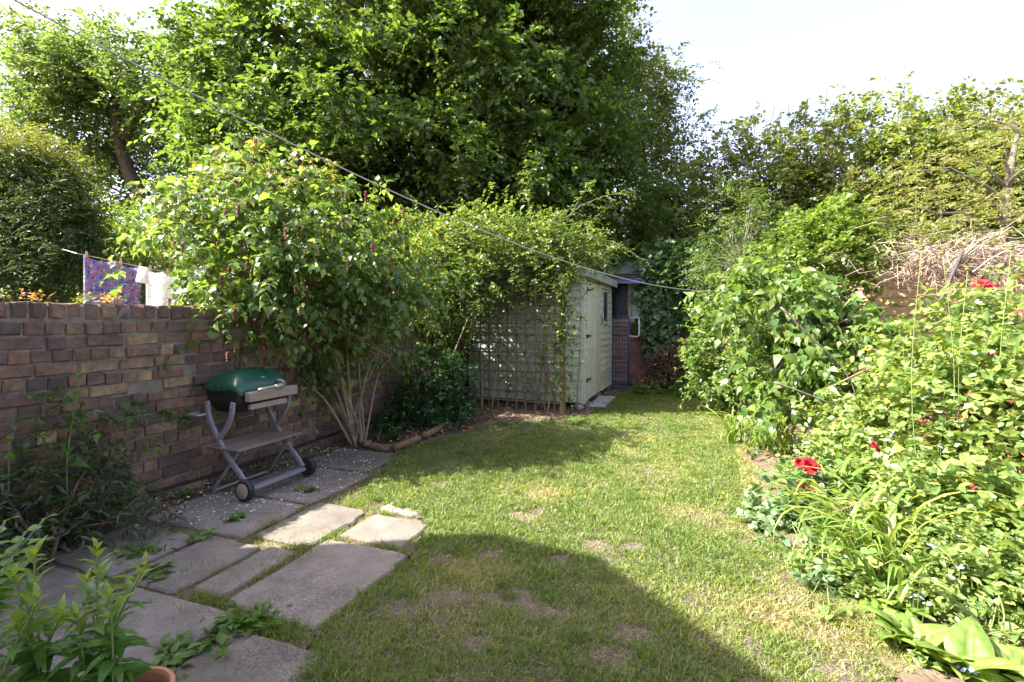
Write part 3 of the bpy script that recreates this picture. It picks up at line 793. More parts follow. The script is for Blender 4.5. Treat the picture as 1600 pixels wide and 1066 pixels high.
# ================================================================ outbuilding at the end of the garden
OB0 = np.array([2.05, 9.95, 0.0]); OD = unit(np.array([.955, -.296, 0.0])); OROT = math.atan2(OD[1], OD[0])
ob = thing('outbuilding', 'back outbuilding with red brick base and pale green boards, half covered in creeper', 'outbuilding', OB0, OROT)
OL = 3.3
obj('base_core', Geo().box(-1.6, OL, .012, .22, -.05, 1.30).mesh('bc', M['mortar']), None, ob)
obj('board_core', Geo().box(-1.6, OL, .04, .22, 1.30, 2.28).mesh('bc2', M['sage_boards']), None, ob)
rb_m = [brick_mesh('rb', .215, .066, .09, M['red_brick'], 60 + s, ch=.004, jit=.002) for s in range(4)]
nbk = 0; rest = Geo(); rr = []
for c in range(17):
    s = -.3 + (.112 if c % 2 else 0)
    while s < OL - .22:
        mat4 = Matrix.Translation((s, .002 * rng.standard_normal(), c * .0755 + .006)) @ Matrix.Scale(-1, 4, (0, 1, 0))
        me = rb_m[rng.integers(4)]
        if s < 1.5:
            o = obj('brick', me, None, ob); o.matrix_basis = mat4
        else:
            rest.add([mat4 @ v.co for v in me.vertices], [tuple(p.vertices) for p in me.polygons]); rr += [rng.random()] * 12
        s += .2255
me = rest.mesh('brickwork', M['red_brick']); a = me.attributes.new('rnd', 'FLOAT', 'POINT'); a.data.foreach_set('value', np.array(rr, np.float32))
obj('brickwork', me, None, ob, kind='stuff')
for k in range(8):
    z = 1.305 + k * .12
    V = [(.42, .04, z), (.42, -.012, z), (.42, .004, z + .117), (.42, .04, z + .117), (OL, .04, z), (OL, -.012, z), (OL, .004, z + .117), (OL, .04, z + .117)]
    obj('weatherboard', Geo().add(V, Fc).mesh('wb2', M['sage_boards']), None, ob)
wn_ = obj('window', Geo().box(-.3, .33, .022, .038, 1.36, 2.1).mesh('pane', M['glass']), None, ob)
obj('window_frame', Geo().box(.33, .40, -.02, .04, 1.31, 2.16).box(-.36, .33, -.02, .04, 2.10, 2.16).box(-.36, .33, -.02, .04, 1.305, 1.36).mesh('wf', M['oldwood']), None, wn_)
obj('roof', Geo().add([(-1.7, -.14, 2.27), (OL + .1, -.14, 2.27), (OL + .1, .9, 2.62), (-1.7, .9, 2.62), (-1.7, -.14, 2.31), (OL + .1, -.14, 2.31), (OL + .1, .9, 2.66), (-1.7, .9, 2.66)], [(0, 3, 2, 1), (4, 5, 6, 7), (0, 1, 5, 4), (1, 2, 6, 5), (2, 3, 7, 6), (3, 0, 4, 7)]).mesh('r', M['felt']), None, ob)
aw = thing('window_hood', 'small blue hood propped over the outbuilding window beside the shed', 'hood', OB0 + OD * .25 + np.array([0, 0, 2.1]), OROT)
obj('panel', Geo().add([(-.3, -.02, .10), (.42, -.02, .10), (.42, -.34, -.03), (-.3, -.34, -.03), (-.3, -.02, .12), (.42, -.02, .12), (.42, -.34, -.01), (-.3, -.34, -.01)], [(0, 3, 2, 1), (4, 5, 6, 7), (0, 1, 5, 4), (1, 2, 6, 5), (2, 3, 7, 6), (3, 0, 4, 7)]).mesh('p', M['blue']), None, aw)

# sack trolley with wire back leaning on the outbuilding
tr = thing('garden_trolley', 'blue trolley with a wire mesh back and white handle, beside the shed', 'trolley', gp(966, 606), OROT)
TX0, TX1 = -.13, .20
def tpos(x, z): return (x, -.05 + .16 * z / 1.5, z)
g = Geo()
for x in (TX0, TX1): g.tube([tpos(x, .05), tpos(x, .8), tpos(x, 1.42)], .016, 7)
for z in (.12, .62, 1.05, 1.42): g.tube([tpos(TX0, z), tpos(TX1, z)], .014, 7)
obj('frame', g.mesh('fr', M['blue'], smooth=True), None, tr)
for k in range(5):
    x = TX0 + .055 * (k + 1)
    obj('wire', Geo().tube([tpos(x, .1), tpos(x, 1.4)], .0045, 5).mesh('w', M['grey_mesh']), None, tr)
for k in range(14):
    z = .18 + k * .09
    obj('wire', Geo().tube([tpos(TX0, z), tpos(TX1, z)], .0045, 5).mesh('w', M['grey_mesh']), None, tr)
obj('handle', Geo().tube(curve([tpos(.20, 1.38), (.36, -.02, 1.40), (.40, -.02, 1.35), (.40, -.02, 1.08), (.36, -.02, 1.02), tpos(.20, 1.03)], 5), .017, 8).mesh('h', M['white_metal'], smooth=True), None, tr)
obj('toe_plate', Geo().box(TX0 - .03, TX1 + .05, -.26, -.04, .03, .045).mesh('tp', M['blue']), None, tr)
for x in (TX0 - .04, TX1 + .05):
    obj('wheel', Geo().lathe([(.0, -.02), (.07, -.02), (.085, -.01), (.085, .01), (.07, .02), (.0, .02)], 18, (x, .03, .085), 'x').mesh('wh', M['rubber']), None, tr)

# ================================================================ slatted fence on the right
FA = np.array([3.9, 8.9, 0]); FB = np.array([8.4, 5.5, 0]); FL = np.linalg.norm(FB - FA)
fence = thing('slatted_fence', 'pale horizontal board fence behind the fruit trees', 'fence', FA, math.atan2(*(FB - FA)[[1, 0]]))
for k in range(4):
    x = k * (FL / 3)
    obj('post', Geo().box(x - .05, x + .05, .02, .12, -.05, 2.12).mesh('fp', M['fence'], bevel=.006), None, fence)
for k in range(3):
    for j in range(15):
        z = .06 + j * .136
        obj('board', Geo().box(k * FL / 3 + .004, (k + 1) * FL / 3 - .004, -.004 - .004 * rng.random(), .018, z, z + .126).mesh('fbd', M['fence'], bevel=.003), None, fence)

# ================================================================ the house whose shadow lies on the lawn (stands left of and behind the camera)
hs = thing('house', 'rendered house with white windows at the near end of the brick wall', 'house', (-3.5, 1.0, 0))
fp = [(-4.4, 2.47), (-3.5, 2.19), (-2.06, -.45), (-1.2, -3.5), (-4.6, -6.5), (-9.4, -4.4), (-8.2, 1.9)]
fl = [(x + 3.5, y - 1.0) for x, y in fp]; HH = [4.35, 4.05, 4.02, 4.0, 4.0, 4.15, 4.25]
nn = len(fl)
g = Geo(); g.add([(x, y, -.1) for x, y in fl] + [(x, y, h - .12) for (x, y), h in zip(fl, HH)], [(i, (i + 1) % nn, nn + (i + 1) % nn, nn + i) for i in range(nn)])
obj('wall', g.mesh('hw', M['render']), None, hs)
cx, cy = np.mean(fl, axis=0)
eav = fl
g = Geo(); g.add([(x, y, h - .12) for (x, y), h in zip(eav, HH)] + [(x, y, h) for (x, y), h in zip(eav, HH)] + [(cx, cy, 5.2)], [(i, (i + 1) % nn, nn + (i + 1) % nn, nn + i) for i in range(nn)] + [(nn + i, nn + (i + 1) % nn, 2 * nn) for i in range(nn)] + [tuple(range(nn - 1, -1, -1))])
rf = obj('roof', g.mesh('hr', M['slate']), None, hs)
d_ = unit(np.array([1.44, -2.64, 0])); o_ = np.array([-d_[1], d_[0], 0]) * -1
o_ = unit(np.array([2.64, 1.44, 0]))
for t, z in ((1.6, 1.0), (1.7, 2.75)):
    c_ = np.array([0, 1.19, 0]) + d_ * t
    w_ = obj('window', Geo().bar(c_ - d_ * .45 + o_ * .01 + UP * (z + .5), c_ + d_ * .45 + o_ * .01 + UP * (z + .5), .02, 1.0).mesh('hwp', M['glass']), None, hs)
    gg = Geo()
    for a_ in (-.48, 0, .48): gg.bar(c_ + d_ * a_ + o_ * .02 + UP * (z - .03), c_ + d_ * a_ + o_ * .02 + UP * (z + 1.03), .06, .05, up=tuple(d_))
    gg.bar(c_ - d_ * .5 + o_ * .022 + UP * (z - .02), c_ + d_ * .5 + o_ * .022 + UP * (z - .02), .05, .06).bar(c_ - d_ * .5 + o_ * .022 + UP * (z + 1.02), c_ + d_ * .5 + o_ * .022 + UP * (z + 1.02), .05, .06)
    obj('window_frame', gg.mesh('hwf', M['white_frame']), None, w_)
    obj('sill', Geo().bar(c_ - d_ * .56 + o_ * .06 + UP * (z - .09), c_ + d_ * .56 + o_ * .06 + UP * (z - .09), .14, .06).mesh('sill', M['stone']), None, w_)
obj('gutter', Geo().tube([np.array([0, 1.19, 0]) + o_ * .05 + UP * 3.86, np.array([0, 1.19, 0]) + d_ * 3.4 + o_ * .05 + UP * 3.82], .045, 8).mesh('gut', M['rubber']), None, rf)

# ================================================================ washing line, washing
A_ = np.array([-2.75, 1.27]); B_ = np.array([3.0, 6.9])
rows = []; rhs = []
for (px, py) in ((20, 0), (100, 45), (330, 160), (500, 245), (700, 335), (860, 400), (950, 433), (1085, 453)):
    k_ = (px - 800) / F; u = (k_ * A_[1] - A_[0]) / ((B_ - A_)[0] - k_ * (B_ - A_)[1]); Yq = A_[1] + (B_ - A_)[1] * u
    rows.append([1 - u, u, -4 * u * (1 - u)]); rhs.append(H + (HZ - py) * Yq / F)
zA, zB, sag = np.linalg.lstsq(np.array(rows), np.array(rhs), rcond=None)[0]
pts = []
for u in np.linspace(-.04, 1, 40):
    p = A_ + (B_ - A_) * u; pts.append(np.array([p[0], p[1], zA * (1 - u) + zB * u - 4 * sag * u * (1 - u)]))
tag(obj('washing_line', Geo().tube(pts, .0040, 7).mesh('line', M['rope'], smooth=True)), 'long grey washing line sagging across the garden', 'washing line')
cp = thing('line_post', 'slim wooden post holding the far end of the long washing line', 'post', (3.03, 6.93, 0))
obj('shaft', Geo().tube([(0, 0, -.05), (0, 0, float(zB) + .08)], [.03, .026], 8).mesh('lp', M['grey_bark'], smooth=True), None, cp)
obj('hook', Geo().tube(curve([(-.03, -.02, zB + .02), (-.05, -.04, zB - .01), (-.02, -.03, zB - .04)], 4), .005, 6).mesh('hk', M['iron']), None, cp)

LA = pp(100, 392, 5.0); LB = pp(330, 440, 5.6)
def lpt(u): return LA + (LB - LA) * u
tag(obj('neighbour_line', Geo().tube([pp(60, 388, 7.0), pp(96, 389, 6.8), LA + (LB - LA) * .08, lpt(.5), LB, LB + (LB - LA) * .6], .004, 6).mesh('nl', M['rope'])), 'short washing line with laundry on it behind the brick wall', 'washing line')
np_ = LB + (LB - LA) * .6
lp2 = thing('line_pole', 'grey pole holding the laundry line beyond the brick wall', 'post', (np_[0], np_[1], 0))
obj('shaft', Geo().tube([(0, 0, -.05), (0, 0, np_[2] + .05)], [.025, .022], 8).mesh('lp', M['steel'], smooth=True), None, lp2)

def cloth(u0, u1, drop0, drop1, mat, name, label, cat, amp=.035, freq=14, nx_=26, ny_=18):
    a, b = lpt(u0), lpt(u1); d = unit(b - a); nr = np.array([d[1], -d[0], 0])
    V = []
    for j in range(ny_ + 1):
        for i in range(nx_ + 1):
            s = i / nx_; t = j / ny_
            p = a + (b - a) * s
            p = p + nr * (amp * (.25 + t) * math.sin(freq * s + 1.3 * t) + .03 * t)
            p = p + UP * (-.004 - t * (drop0 + (drop1 - drop0) * s) - .03 * math.sin(math.pi * ((s * 2) % 1)) * (1 - t))
            p = p + (b - a) * (.04 * t * (1 - 2 * s))
            V.append(p)
    V = np.array(V); id_ = np.arange(len(V)).reshape(ny_ + 1, nx_ + 1)
    q = np.stack([id_[:-1, :-1], id_[:-1, 1:], id_[1:, 1:], id_[1:, :-1]], -1).reshape(-1, 4)
    t_ = thing(name, label, cat, a)
    o = obj('cloth', mesh_np(name, V - a, q, smooth=True, mat=mat), None, t_)
    so = o.modifiers.new('thick', 'SOLIDIFY'); so.thickness = .004
    return t_
fs = cloth(.12, .505, 1.0, .9, M['floral'], 'floral_sheet', 'blue and red floral cloth hanging on the line beyond the wall', 'laundry')
ws = cloth(.53, .76, .85, .8, M['white_cloth'], 'white_shirt', 'white shirt hanging on the line beside the floral cloth', 'laundry', amp=.025, freq=9)
sl = Geo(); a = lpt(.50) - lpt(.53)
sl.add([a + np.array([0, -.02, .0]), a + np.array([.10, -.03, -.01]), a + np.array([.11, -.04, -.19]), a + np.array([-.01, -.05, -.17]), a + np.array([0, -.05, .0]), a + np.array([.10, -.06, -.01]), a + np.array([.11, -.09, -.19]), a + np.array([-.01, -.09, -.17])], [(0, 3, 2, 1), (4, 5, 6, 7), (0, 1, 5, 4), (1, 2, 6, 5), (2, 3, 7, 6), (3, 0, 4, 7)])
obj('sleeve', sl.mesh('sleeve', M['grey_cloth'], bevel=.008, smooth=True), None, ws)
for k, u in enumerate((.14, .36, .49, .56, .68, .79)):
    p = lpt(u)
    pg = thing('clothes_peg', 'wooden clothes peg clipped on the laundry line behind the wall', 'peg', p, 0, 'pegs on the laundry line')
    obj('leg', Geo().bar((-.005, -.008, -.03), (.002, -.008, .045), .010, .008).mesh('pl', M['peg']), None, pg)
    obj('leg', Geo().bar((.005, .008, -.03), (-.002, .008, .045), .010, .008).mesh('pl', M['peg']), None, pg)

# rope-twist edging along the left bed
ed_px = [(552, 690), (578, 703), (606, 708), (632, 700), (668, 684), (700, 668)]
ed = curve([gp(*p) + np.array([0, 0, .045]) for p in ed_px], 10)
edg = thing('rope_edging', 'brown rope-twist edging and log round the foot of the berry shrub', 'edging', ed[0] * np.array([1, 1, 0]))
cuts = [0, 12, 24, 38, len(ed)]
for a_, b_ in zip(cuts[:-1], cuts[1:]):
    seg = ed[a_:b_] - ed[0] * np.array([1, 1, 0]); g = Geo()
    seg = curve(seg[::3], 10) if len(seg) > 6 else seg
    V = []; Fc = []; k = len(seg); T = unit(np.gradient(seg, axis=0)); A1 = unit(np.cross(T, UP)); B1 = np.cross(T, A1)
    for j in range(k):
        for i in range(12):
            an = 2 * math.pi * i / 12; r = .036 + .009 * math.cos(2 * (an + j * .55))
            V.append(seg[j] + r * (math.cos(an) * A1[j] + math.sin(an) * B1[j]))
    for j in range(k - 1):
        for i in range(12): Fc.append((j * 12 + i, j * 12 + (i + 1) % 12, (j + 1) * 12 + (i + 1) % 12, (j + 1) * 12 + i))
    Fc.append(tuple(range(11, -1, -1))); Fc.append(tuple(range((k - 1) * 12, k * 12)))
    obj('edging_piece', g.add(V, Fc).mesh('ep', M['edging'], smooth=True), None, edg)

# ================================================================ vegetation tools
def tmpl(v, f): return np.array(v, float), np.array(f, int)
T_S = tmpl([(0, 0, 0), (-.30, .48, .09), (0, 1, -.10), (.30, .48, .09)], [(0, 2, 1), (0, 3, 2)])
T_N = tmpl([(0, 0, 0), (-.14, .45, .05), (0, 1, -.12), (.14, .45, .05)], [(0, 2, 1), (0, 3, 2)])
def oval(w1, w2, lift=.07, droop=-.16, y1=.28, y2=.62):
    return tmpl([(0, 0, 0), (-w1, y1, lift), (-w2, y2, lift * .6 - .03), (0, 1, droop), (w2, y2, lift * .6 - .03), (w1, y1, lift), (0, .3, -.01), (0, .64, -.04)],
                [(0, 6, 1), (6, 7, 2), (6, 2, 1), (7, 3, 2), (0, 5, 6), (5, 4, 7), (5, 7, 6), (4, 3, 7)])
T_O = oval(.27, .24)
T_OV = oval(.34, .22, .06, -.2, .24, .55)      # ovate with a drawn out tip
T_L = oval(.12, .10, .05, -.14)
T_R = oval(.36, .36, .06, -.06, .25, .68)      # roundish
T_LOB = tmpl([(0, .0, 0), (-.30, .05, -.02), (-.48, .42, -.06), (-.24, .50, .03), (-.26, .84, -.03), (0, 1.05, -.12), (.26, .84, -.03), (.24, .50, .03), (.48, .42, -.06), (.30, .05, -.02), (0, .42, .05)],
             [(10, i, (i + 1)) if False else (10, i + 1 if i < 9 else 0, i) for i in range(10)])


def frames(d, n):
    Y = unit(d); X = unit(np.cross(Y, n)); Z = np.cross(X, Y)
    return X, Y, Z


def leaf_geo(T, pos, d, n, size, rnd=None):
    v, f = T
    X, Y, Z = frames(d, n)
    s = np.asarray(size, float).reshape(-1, 1, 1)
    V = pos[:, None] + s * (v[None, :, 0:1] * X[:, None] + v[None, :, 1:2] * Y[:, None] + v[None, :, 2:3] * Z[:, None])
    Fc = (np.arange(len(pos)) * len(v))[:, None, None] + f[None]
    r = rng.random(len(pos)) if rnd is None else rnd
    return V.reshape(-1, 3), Fc.reshape(-1, 3), np.repeat(r, len(v))


def foliage(name, T, L, mat, parent, kind='stuff', rnd=None):
    V, Fc, r = leaf_geo(T, *L, rnd=rnd)
    loc = np.array(parent.location)
    return obj(name, mesh_np(name, V - loc, Fc, r, mat=mat), None, parent, kind=kind)


def sub(L, m): return tuple(a[m] for a in L)


def cat_l(*Ls): return tuple(np.concatenate(a) for a in zip(*Ls))


_lm = {}
def leaf_parts(L, T, mat, parent, name='leaf'):
    """each leaf a part of its own, sharing mesh data"""
    key = (id(T), mat.name)
    if key not in _lm:
        vs = []
        for k in range(4):
            v = T[0].copy(); v[:, 2] -= v[:, 1] ** 2 * (.05 + .10 * k) ; v[:, 0] += .05 * (k - 1.5) * v[:, 1] ** 2
            vs.append(mesh_np('leaf', v, T[1], mat=mat, smooth=True))
        _lm[key] = vs
    vs = _lm[key]; loc = np.array(parent.location)
    pos, d, n, size = L
    X, Y, Z = frames(d, n)
    for i in range(len(pos)):
        o = bpy.data.objects.new(name, vs[i % 4]); COL.objects.link(o); o.parent = parent
        s = float(size[i]); p = pos[i] - loc
        o.matrix_basis = Matrix(((X[i][0] * s, Y[i][0] * s, Z[i][0] * s, p[0]), (X[i][1] * s, Y[i][1] * s, Z[i][1] * s, p[1]), (X[i][2] * s, Y[i][2] * s, Z[i][2] * s, p[2]), (0, 0, 0, 1)))


def split_near(L, n, zoom=1.0):
    """the n leaves that show largest (in frame, towards the camera) and the others"""
    pos, size = L[0], L[3]
    Y = np.maximum(pos[:, 1], .3); x = 800 + F * pos[:, 0] / Y; y = HZ - F * (pos[:, 2] - H) / Y
    ok = (x > 0) & (x < 1600) & (y > 0) & (y < 1066)
    # front surface: nearest leaf of each 12 px cell
    cell = (np.floor(x / 14) * 1000 + np.floor(y / 14)).astype(int)
    order = np.lexsort((Y, cell)); first = np.zeros(len(pos), bool)
    first[order[np.r_[True, cell[order][1:] != cell[order][:-1]]]] = True
    sc = np.where(ok & first, size * F / Y, -1.0)
    m = np.zeros(len(pos), bool); k = np.argsort(-sc)[:n]; m[k] = sc[k] > 0
    return sub(L, m), sub(L, ~m)


def sprays(c, d, L, n, leaf, droop=.25, spread=.9, var=.7, hang=0.0, upw=1.0, nvar=.45):
    Mn = len(c); d = unit(d)
    L = np.broadcast_to(np.asarray(L, float), (Mn,))
    t = (np.arange(n)[None] + rng.random((Mn, n))) / n
    side = unit(np.cross(d, UP + .35 * rng.standard_normal((Mn, 3))))
    p = c[:, None] + d[:, None] * (L[:, None] * t)[..., None]
    p = p - UP * (droop * L[:, None] * t * t)[..., None]
    sg = np.where((np.arange(n) % 2) == 0, 1.0, -1.0)[None, :, None]
    td = d[:, None] - UP * (2 * droop * t)[..., None]
    ld = td * (.45 + .35 * rng.random((Mn, n, 1))) + side[:, None] * sg * spread + .3 * rng.standard_normal((Mn, n, 3)) - UP * hang
    nr = UP * upw + nvar * rng.standard_normal((Mn, n, 3)) + .25 * d[:, None]
    size = leaf * (1 - var / 2 + var * rng.random((Mn, n))) * (.75 + .5 * rng.random((Mn, 1))) * (1.05 - .35 * t)
    return p.reshape(-1, 3), unit(ld).reshape(-1, 3), unit(nr).reshape(-1, 3), size.ravel()


def B(px, py, Y, rx, ry, rd):
    c = pp(px, py, Y); k = Y / F
    return (*c, rx * k, rd, ry * k)


def clumps(blobs, n, lo=.55, zmin=None):
    bl = np.array(blobs); vol = (bl[:, 3] * bl[:, 4] * bl[:, 5]) ** .75
    i = rng.choice(len(bl), n, p=vol / vol.sum())
    u = unit(rng.standard_normal((n, 3)))
    r = lo + (1 - lo) * rng.random((n, 1)) ** .6
    c = bl[i, :3] + u * r * bl[i, 3:6]
    if zmin is not None:
        m = c[:, 2] > zmin; c, u, i = c[m], u[m], i[m]
    return c, u


def crown(blobs, ncl, rc, nsp, nl, leaf, L, lo=.55, zmin=.1, droop=.25, spread=.9, hang=0.0, outw=1.0, up=.15, keep=None, nvar=.55):
    c, u = clumps(blobs, ncl, lo, zmin)
    C = np.repeat(c, nsp, 0); U = np.repeat(u, nsp, 0); k = len(C)
    s = C + rng.standard_normal((k, 3)) * rc * .55
    d = unit(U * outw + .75 * rng.standard_normal((k, 3)) + UP * up)
    if keep is not None:
        m = keep(s); s, d = s[m], d[m]; k = len(s)
    LL = sprays(s, d, L * (.6 + .8 * rng.random(k)), nl, leaf, droop, spread, hang=hang, nvar=nvar)
    return LL, c, (s, d)


def branch_paths(starts, ends, k=6, sagg=.12, jit=.02):
    starts = np.asarray(starts); ends = np.asarray(ends); t = np.linspace(0, 1, k)[None, :, None]
    L = np.linalg.norm(ends - starts, axis=1)[:, None, None]
    P = starts[:, None] * (1 - t) + ends[:, None] * t
    P = P + UP * (L * sagg * 4 * t * (1 - t)) + rng.standard_normal(P.shape) * L * jit * (t > 0) * (t < 1)
    return P


def wood(name, mat, parent, trunk, r0, r1, ends=None, rb=.03, re=.004, side=8, frm=.3, k=6):
    """trunk tube with limbs to the given points"""
    loc = np.array(parent.location)
    tp = curve(trunk, 6); n = len(tp)
    rad = np.linspace(1, 0, n) ** .8 * (r0 - r1) + r1
    V, Fc = tubes((tp - loc)[None], rad[None], side)
    V2 = [V]; F2 = [Fc]; off = len(V)
    if ends is not None and len(ends):
        lo_i = int(frm * (n - 1))
        st = []
        for e in ends:
            # leave the trunk below the target's height
            dist = np.linalg.norm(tp[lo_i:] - e, axis=1) + .8 * np.maximum(0, tp[lo_i:, 2] - e[2] + .3)
            st.append(tp[lo_i + int(np.argmin(dist + .3 * rng.random(len(dist))))])
        P = branch_paths(np.array(st), ends, k) - loc
        R = rb * (1 - np.linspace(0, 1, k)[None] ** .7) * (.6 + .8 * rng.random((len(ends), 1))) + re
        V, Fc = tubes(P, R, 5); V2.append(V); F2.append(Fc + off)
    return obj(name, mesh_np(name, np.concatenate(V2), np.concatenate(F2), smooth=True, mat=mat), None, parent)


def twigs(name, mat, parent, starts, ends, r0, r1, k=4, sagg=.08, n=4, kind='stuff', jit=.02):
    loc = np.array(parent.location)
    P = branch_paths(starts, ends, k, sagg, jit) - loc
    R = np.linspace(r0, r1, k)[None].repeat(len(P), 0)
    V, Fc = tubes(P, R, n)
    return obj(name, mesh_np(name, V, Fc, smooth=True, mat=mat), None, parent, kind=kind)


def stems(parent, base, tops, r0, r1, mat, bulge=.15, name='stem', sides=7):
    loc = np.array(parent.location)
    for b, t in zip(base, tops):
        b = np.array(b, float); t = np.array(t, float)
        m1 = b * .65 + t * .35 + UP * np.linalg.norm(t - b) * bulge + rng.standard_normal(3) * .02
        m2 = b * .3 + t * .7 + UP * np.linalg.norm(t - b) * bulge * .8 + rng.standard_normal(3) * .03
        p = curve([b, m1, m2, t], 5) - loc
        obj(name, Geo().tube(p, np.linspace(r0, r1, len(p)) * (.8 + .4 * rng.random()), sides).mesh(name, mat, smooth=True), None, parent)


# ================================================================ trees behind
t = thing('broadleaf_tree', 'huge dense green broadleaf tree towering behind the shed and wall', 'tree', (-1.9, 12.6, 0))
bl = [B(560, 150, 10.8, 260, 210, 2.3), B(800, 160, 11.6, 190, 220, 2.3), B(440, 270, 9.6, 110, 120, 1.5), B(680, 320, 10.6, 240, 110, 2.0), B(690, -120, 11.5, 250, 190, 2.6), B(880, 330, 11.8, 150, 120, 1.8), B(470, 110, 10.5, 95, 110, 1.5), B(880, 70, 12.5, 80, 150, 1.8), B(640, 420, 11, 330, 70, 1.4)]
def clefts(s):
    f = vnoise(s[:, 0] + .6 * s[:, 1], s[:, 2] * 1.5, .75) + .6 * vnoise(s[:, 0] - .5 * s[:, 1] + 7, s[:, 2] * 1.7, 1.7)
    return f > .58
L1, c1, _ = crown(bl, 620, .40, 26, 11, .15, .62, lo=.72, zmin=1.6, droop=.45, spread=1.0, keep=clefts, nvar=.6)
L2, c2, _ = crown([(b[0], b[1] + .8, b[2], b[3] * .7, b[4] * .55, b[5] * .7) for b in bl], 700, .7, 7, 9, .24, .7, lo=.1, zmin=1.6)
wood('trunk', M['bark'], t, [(-1.9, 12.6, 0), (-1.95, 12.5, 2), (-1.8, 12.3, 4.5), (-1.9, 12.1, 7.5), (-1.9, 12, 9.5)], .3, .06, c1[::9], .06, .008)
foliage('crown', T_S, cat_l(L1, L2), M['tree'], t, kind=None)

t = thing('birch_tree', 'airy yellow-green tree rising to the right of the huge dense tree', 'tree', (4.3, 15.5, 0))
bl = [B(995, 170, 15, 65, 90, 1.5), B(1020, 280, 15, 75, 100, 1.6), B(945, 80, 15.3, 45, 70, 1.5), B(1000, 400, 15, 110, 70, 1.5), B(1060, 380, 15, 60, 90, 1.2)]
L1, c1, _ = crown(bl, 330, .5, 15, 11, .12, .6, lo=.3, zmin=1.2, droop=.5)
wood('trunk', M['grey_bark'], t, [(4.3, 15.5, 0), (4.4, 15.4, 3), (4.2, 15.3, 6), (4.0, 15.2, 8.6)], .16, .03, c1[::12], .03, .005)
foliage('crown', T_S, L1, M['birch'], t, kind=None)

t = thing('ash_tree', 'feathery leaning tree with bare brown trunk behind the laundry', 'tree', pp(290, 430, 12) * np.array([1, 1, 0]))
b0 = np.array(t.location)
bl = [B(110, 130, 12, 75, 45, 1.4), B(215, 120, 12, 90, 50, 1.6), B(150, 190, 12, 110, 60, 1.7), B(280, 170, 12, 80, 90, 1.5), B(95, 75, 12, 45, 25, 1.0), B(230, 300, 11.5, 70, 50, 1.2), B(70, 130, 12.2, 60, 40, 1.2), B(300, 130, 12.5, 40, 40, 1.1), B(150, 270, 11.8, 60, 40, 1.2)]
_ax = np.array([(290, 400), (262, 350), (215, 295), (190, 235), (178, 175)], float); _al = np.array([(215, 322), (170, 322), (130, 325)], float)
def ash_open(s):
    q = np.stack([800 + F * s[:, 0] / s[:, 1], HZ - F * (s[:, 2] - H) / s[:, 1]], -1); m = np.ones(len(s), bool)
    for ln in (_ax, _al):
        for a, b in zip(ln[:-1], ln[1:]):
            t_ = np.clip(((q - a) @ (b - a)) / ((b - a) @ (b - a)), 0, 1)[:, None]
            m &= (np.linalg.norm(q - a - t_ * (b - a), axis=1) > 30) | (s[:, 1] > 11.9)
    return m
L1, c1, _ = crown(bl, 300, .4, 14, 12, .12, .55, lo=.2, droop=.4, spread=1.1, keep=ash_open)
wood('trunk', M['bark'], t, [b0, pp(290, 400, 12), pp(262, 350, 11.8), pp(215, 295, 11.7), pp(190, 235, 11.7), pp(178, 170, 11.8), pp(150, 90, 12)], 0.24, .05, c1[::12], .05, .006, frm=.25)
loc = b0
obj('limb', Geo().tube(curve([pp(215, 322, 11.7) - loc, pp(170, 322, 11.5) - loc, pp(130, 325, 11.4) - loc, pp(90, 300, 11.3) - loc], 5), np.linspace(.10, .05, 16), 8).mesh('limb', M['bark'], smooth=True), None, t)
foliage('crown', T_N if False else T_S, L1, M['ash'], t, kind=None)

# golden cypress hedge at the left edge
t = thing('golden_cypress', 'dense evergreen bush with golden tips beyond the wall, beside the laundry', 'bush', pp(30, 470, 7.5) * np.array([1, 1, 0]))
bl = [B(30, 390, 7.3, 90, 90, .9), B(25, 300, 7.5, 75, 70, .8), B(-60, 330, 7.6, 110, 140, 1.0), B(75, 360, 7.2, 40, 60, .5), B(10, 240, 7.5, 40, 30, .4), B(85, 430, 7.1, 40, 50, .5), B(60, 265, 7.4, 25, 25, .3)]
L1, c1, sp = crown(bl, 420, .26, 24, 12, .08, .42, lo=.62, zmin=.4, droop=.6, up=.2)
top = (L1[0][:, 2] + .25 * rng.standard_normal(len(L1[0]))) > (H + (500 - 255) * 7.4 / F)
foliage('foliage', T_N, sub(L1, ~top), M['ever'], t, kind=None)
foliage('golden_tips', T_N, sub(L1, top), M['gold'], t, kind=None)
wood('trunk', M['bark'], t, [np.array(t.location), np.array(t.location) + UP * 2, np.array(t.location) + UP * 3.4], .1, .02, c1[::12], .02, .004)

# bright shrubs in the neighbouring garden
for (px, py, Y, rx, ry, lab, mt) in ((190, 400, 9.5, 70, 80, 'light green bush filling the gap behind the hanging laundry', 'shrub'), (330, 430, 9, 90, 90, 'mid green bush beyond the wall behind the berry shrub', 'ash'), (560, 470, 9.0, 110, 90, 'sunlit light green bush beyond the wall near the water butt', 'shrub')):
    t = thing('neighbour_bush', lab, 'bush', pp(px, 500, Y) * np.array([1, 1, 0]))
    L1, c1, _ = crown([B(px, py, Y, rx, ry, .8), B(px, py + 70, Y, rx, ry, .7)], 150, .3, 10, 10, .075, .3, lo=.4, zmin=.2)
    foliage('foliage', T_S, L1, M[mt], t, kind=None)
    wood('trunk', M['bark'], t, [np.array(t.location), np.array(t.location) + UP * .8, np.array(t.location) + UP * 1.6], .05, .015, c1[::8], .015, .004)

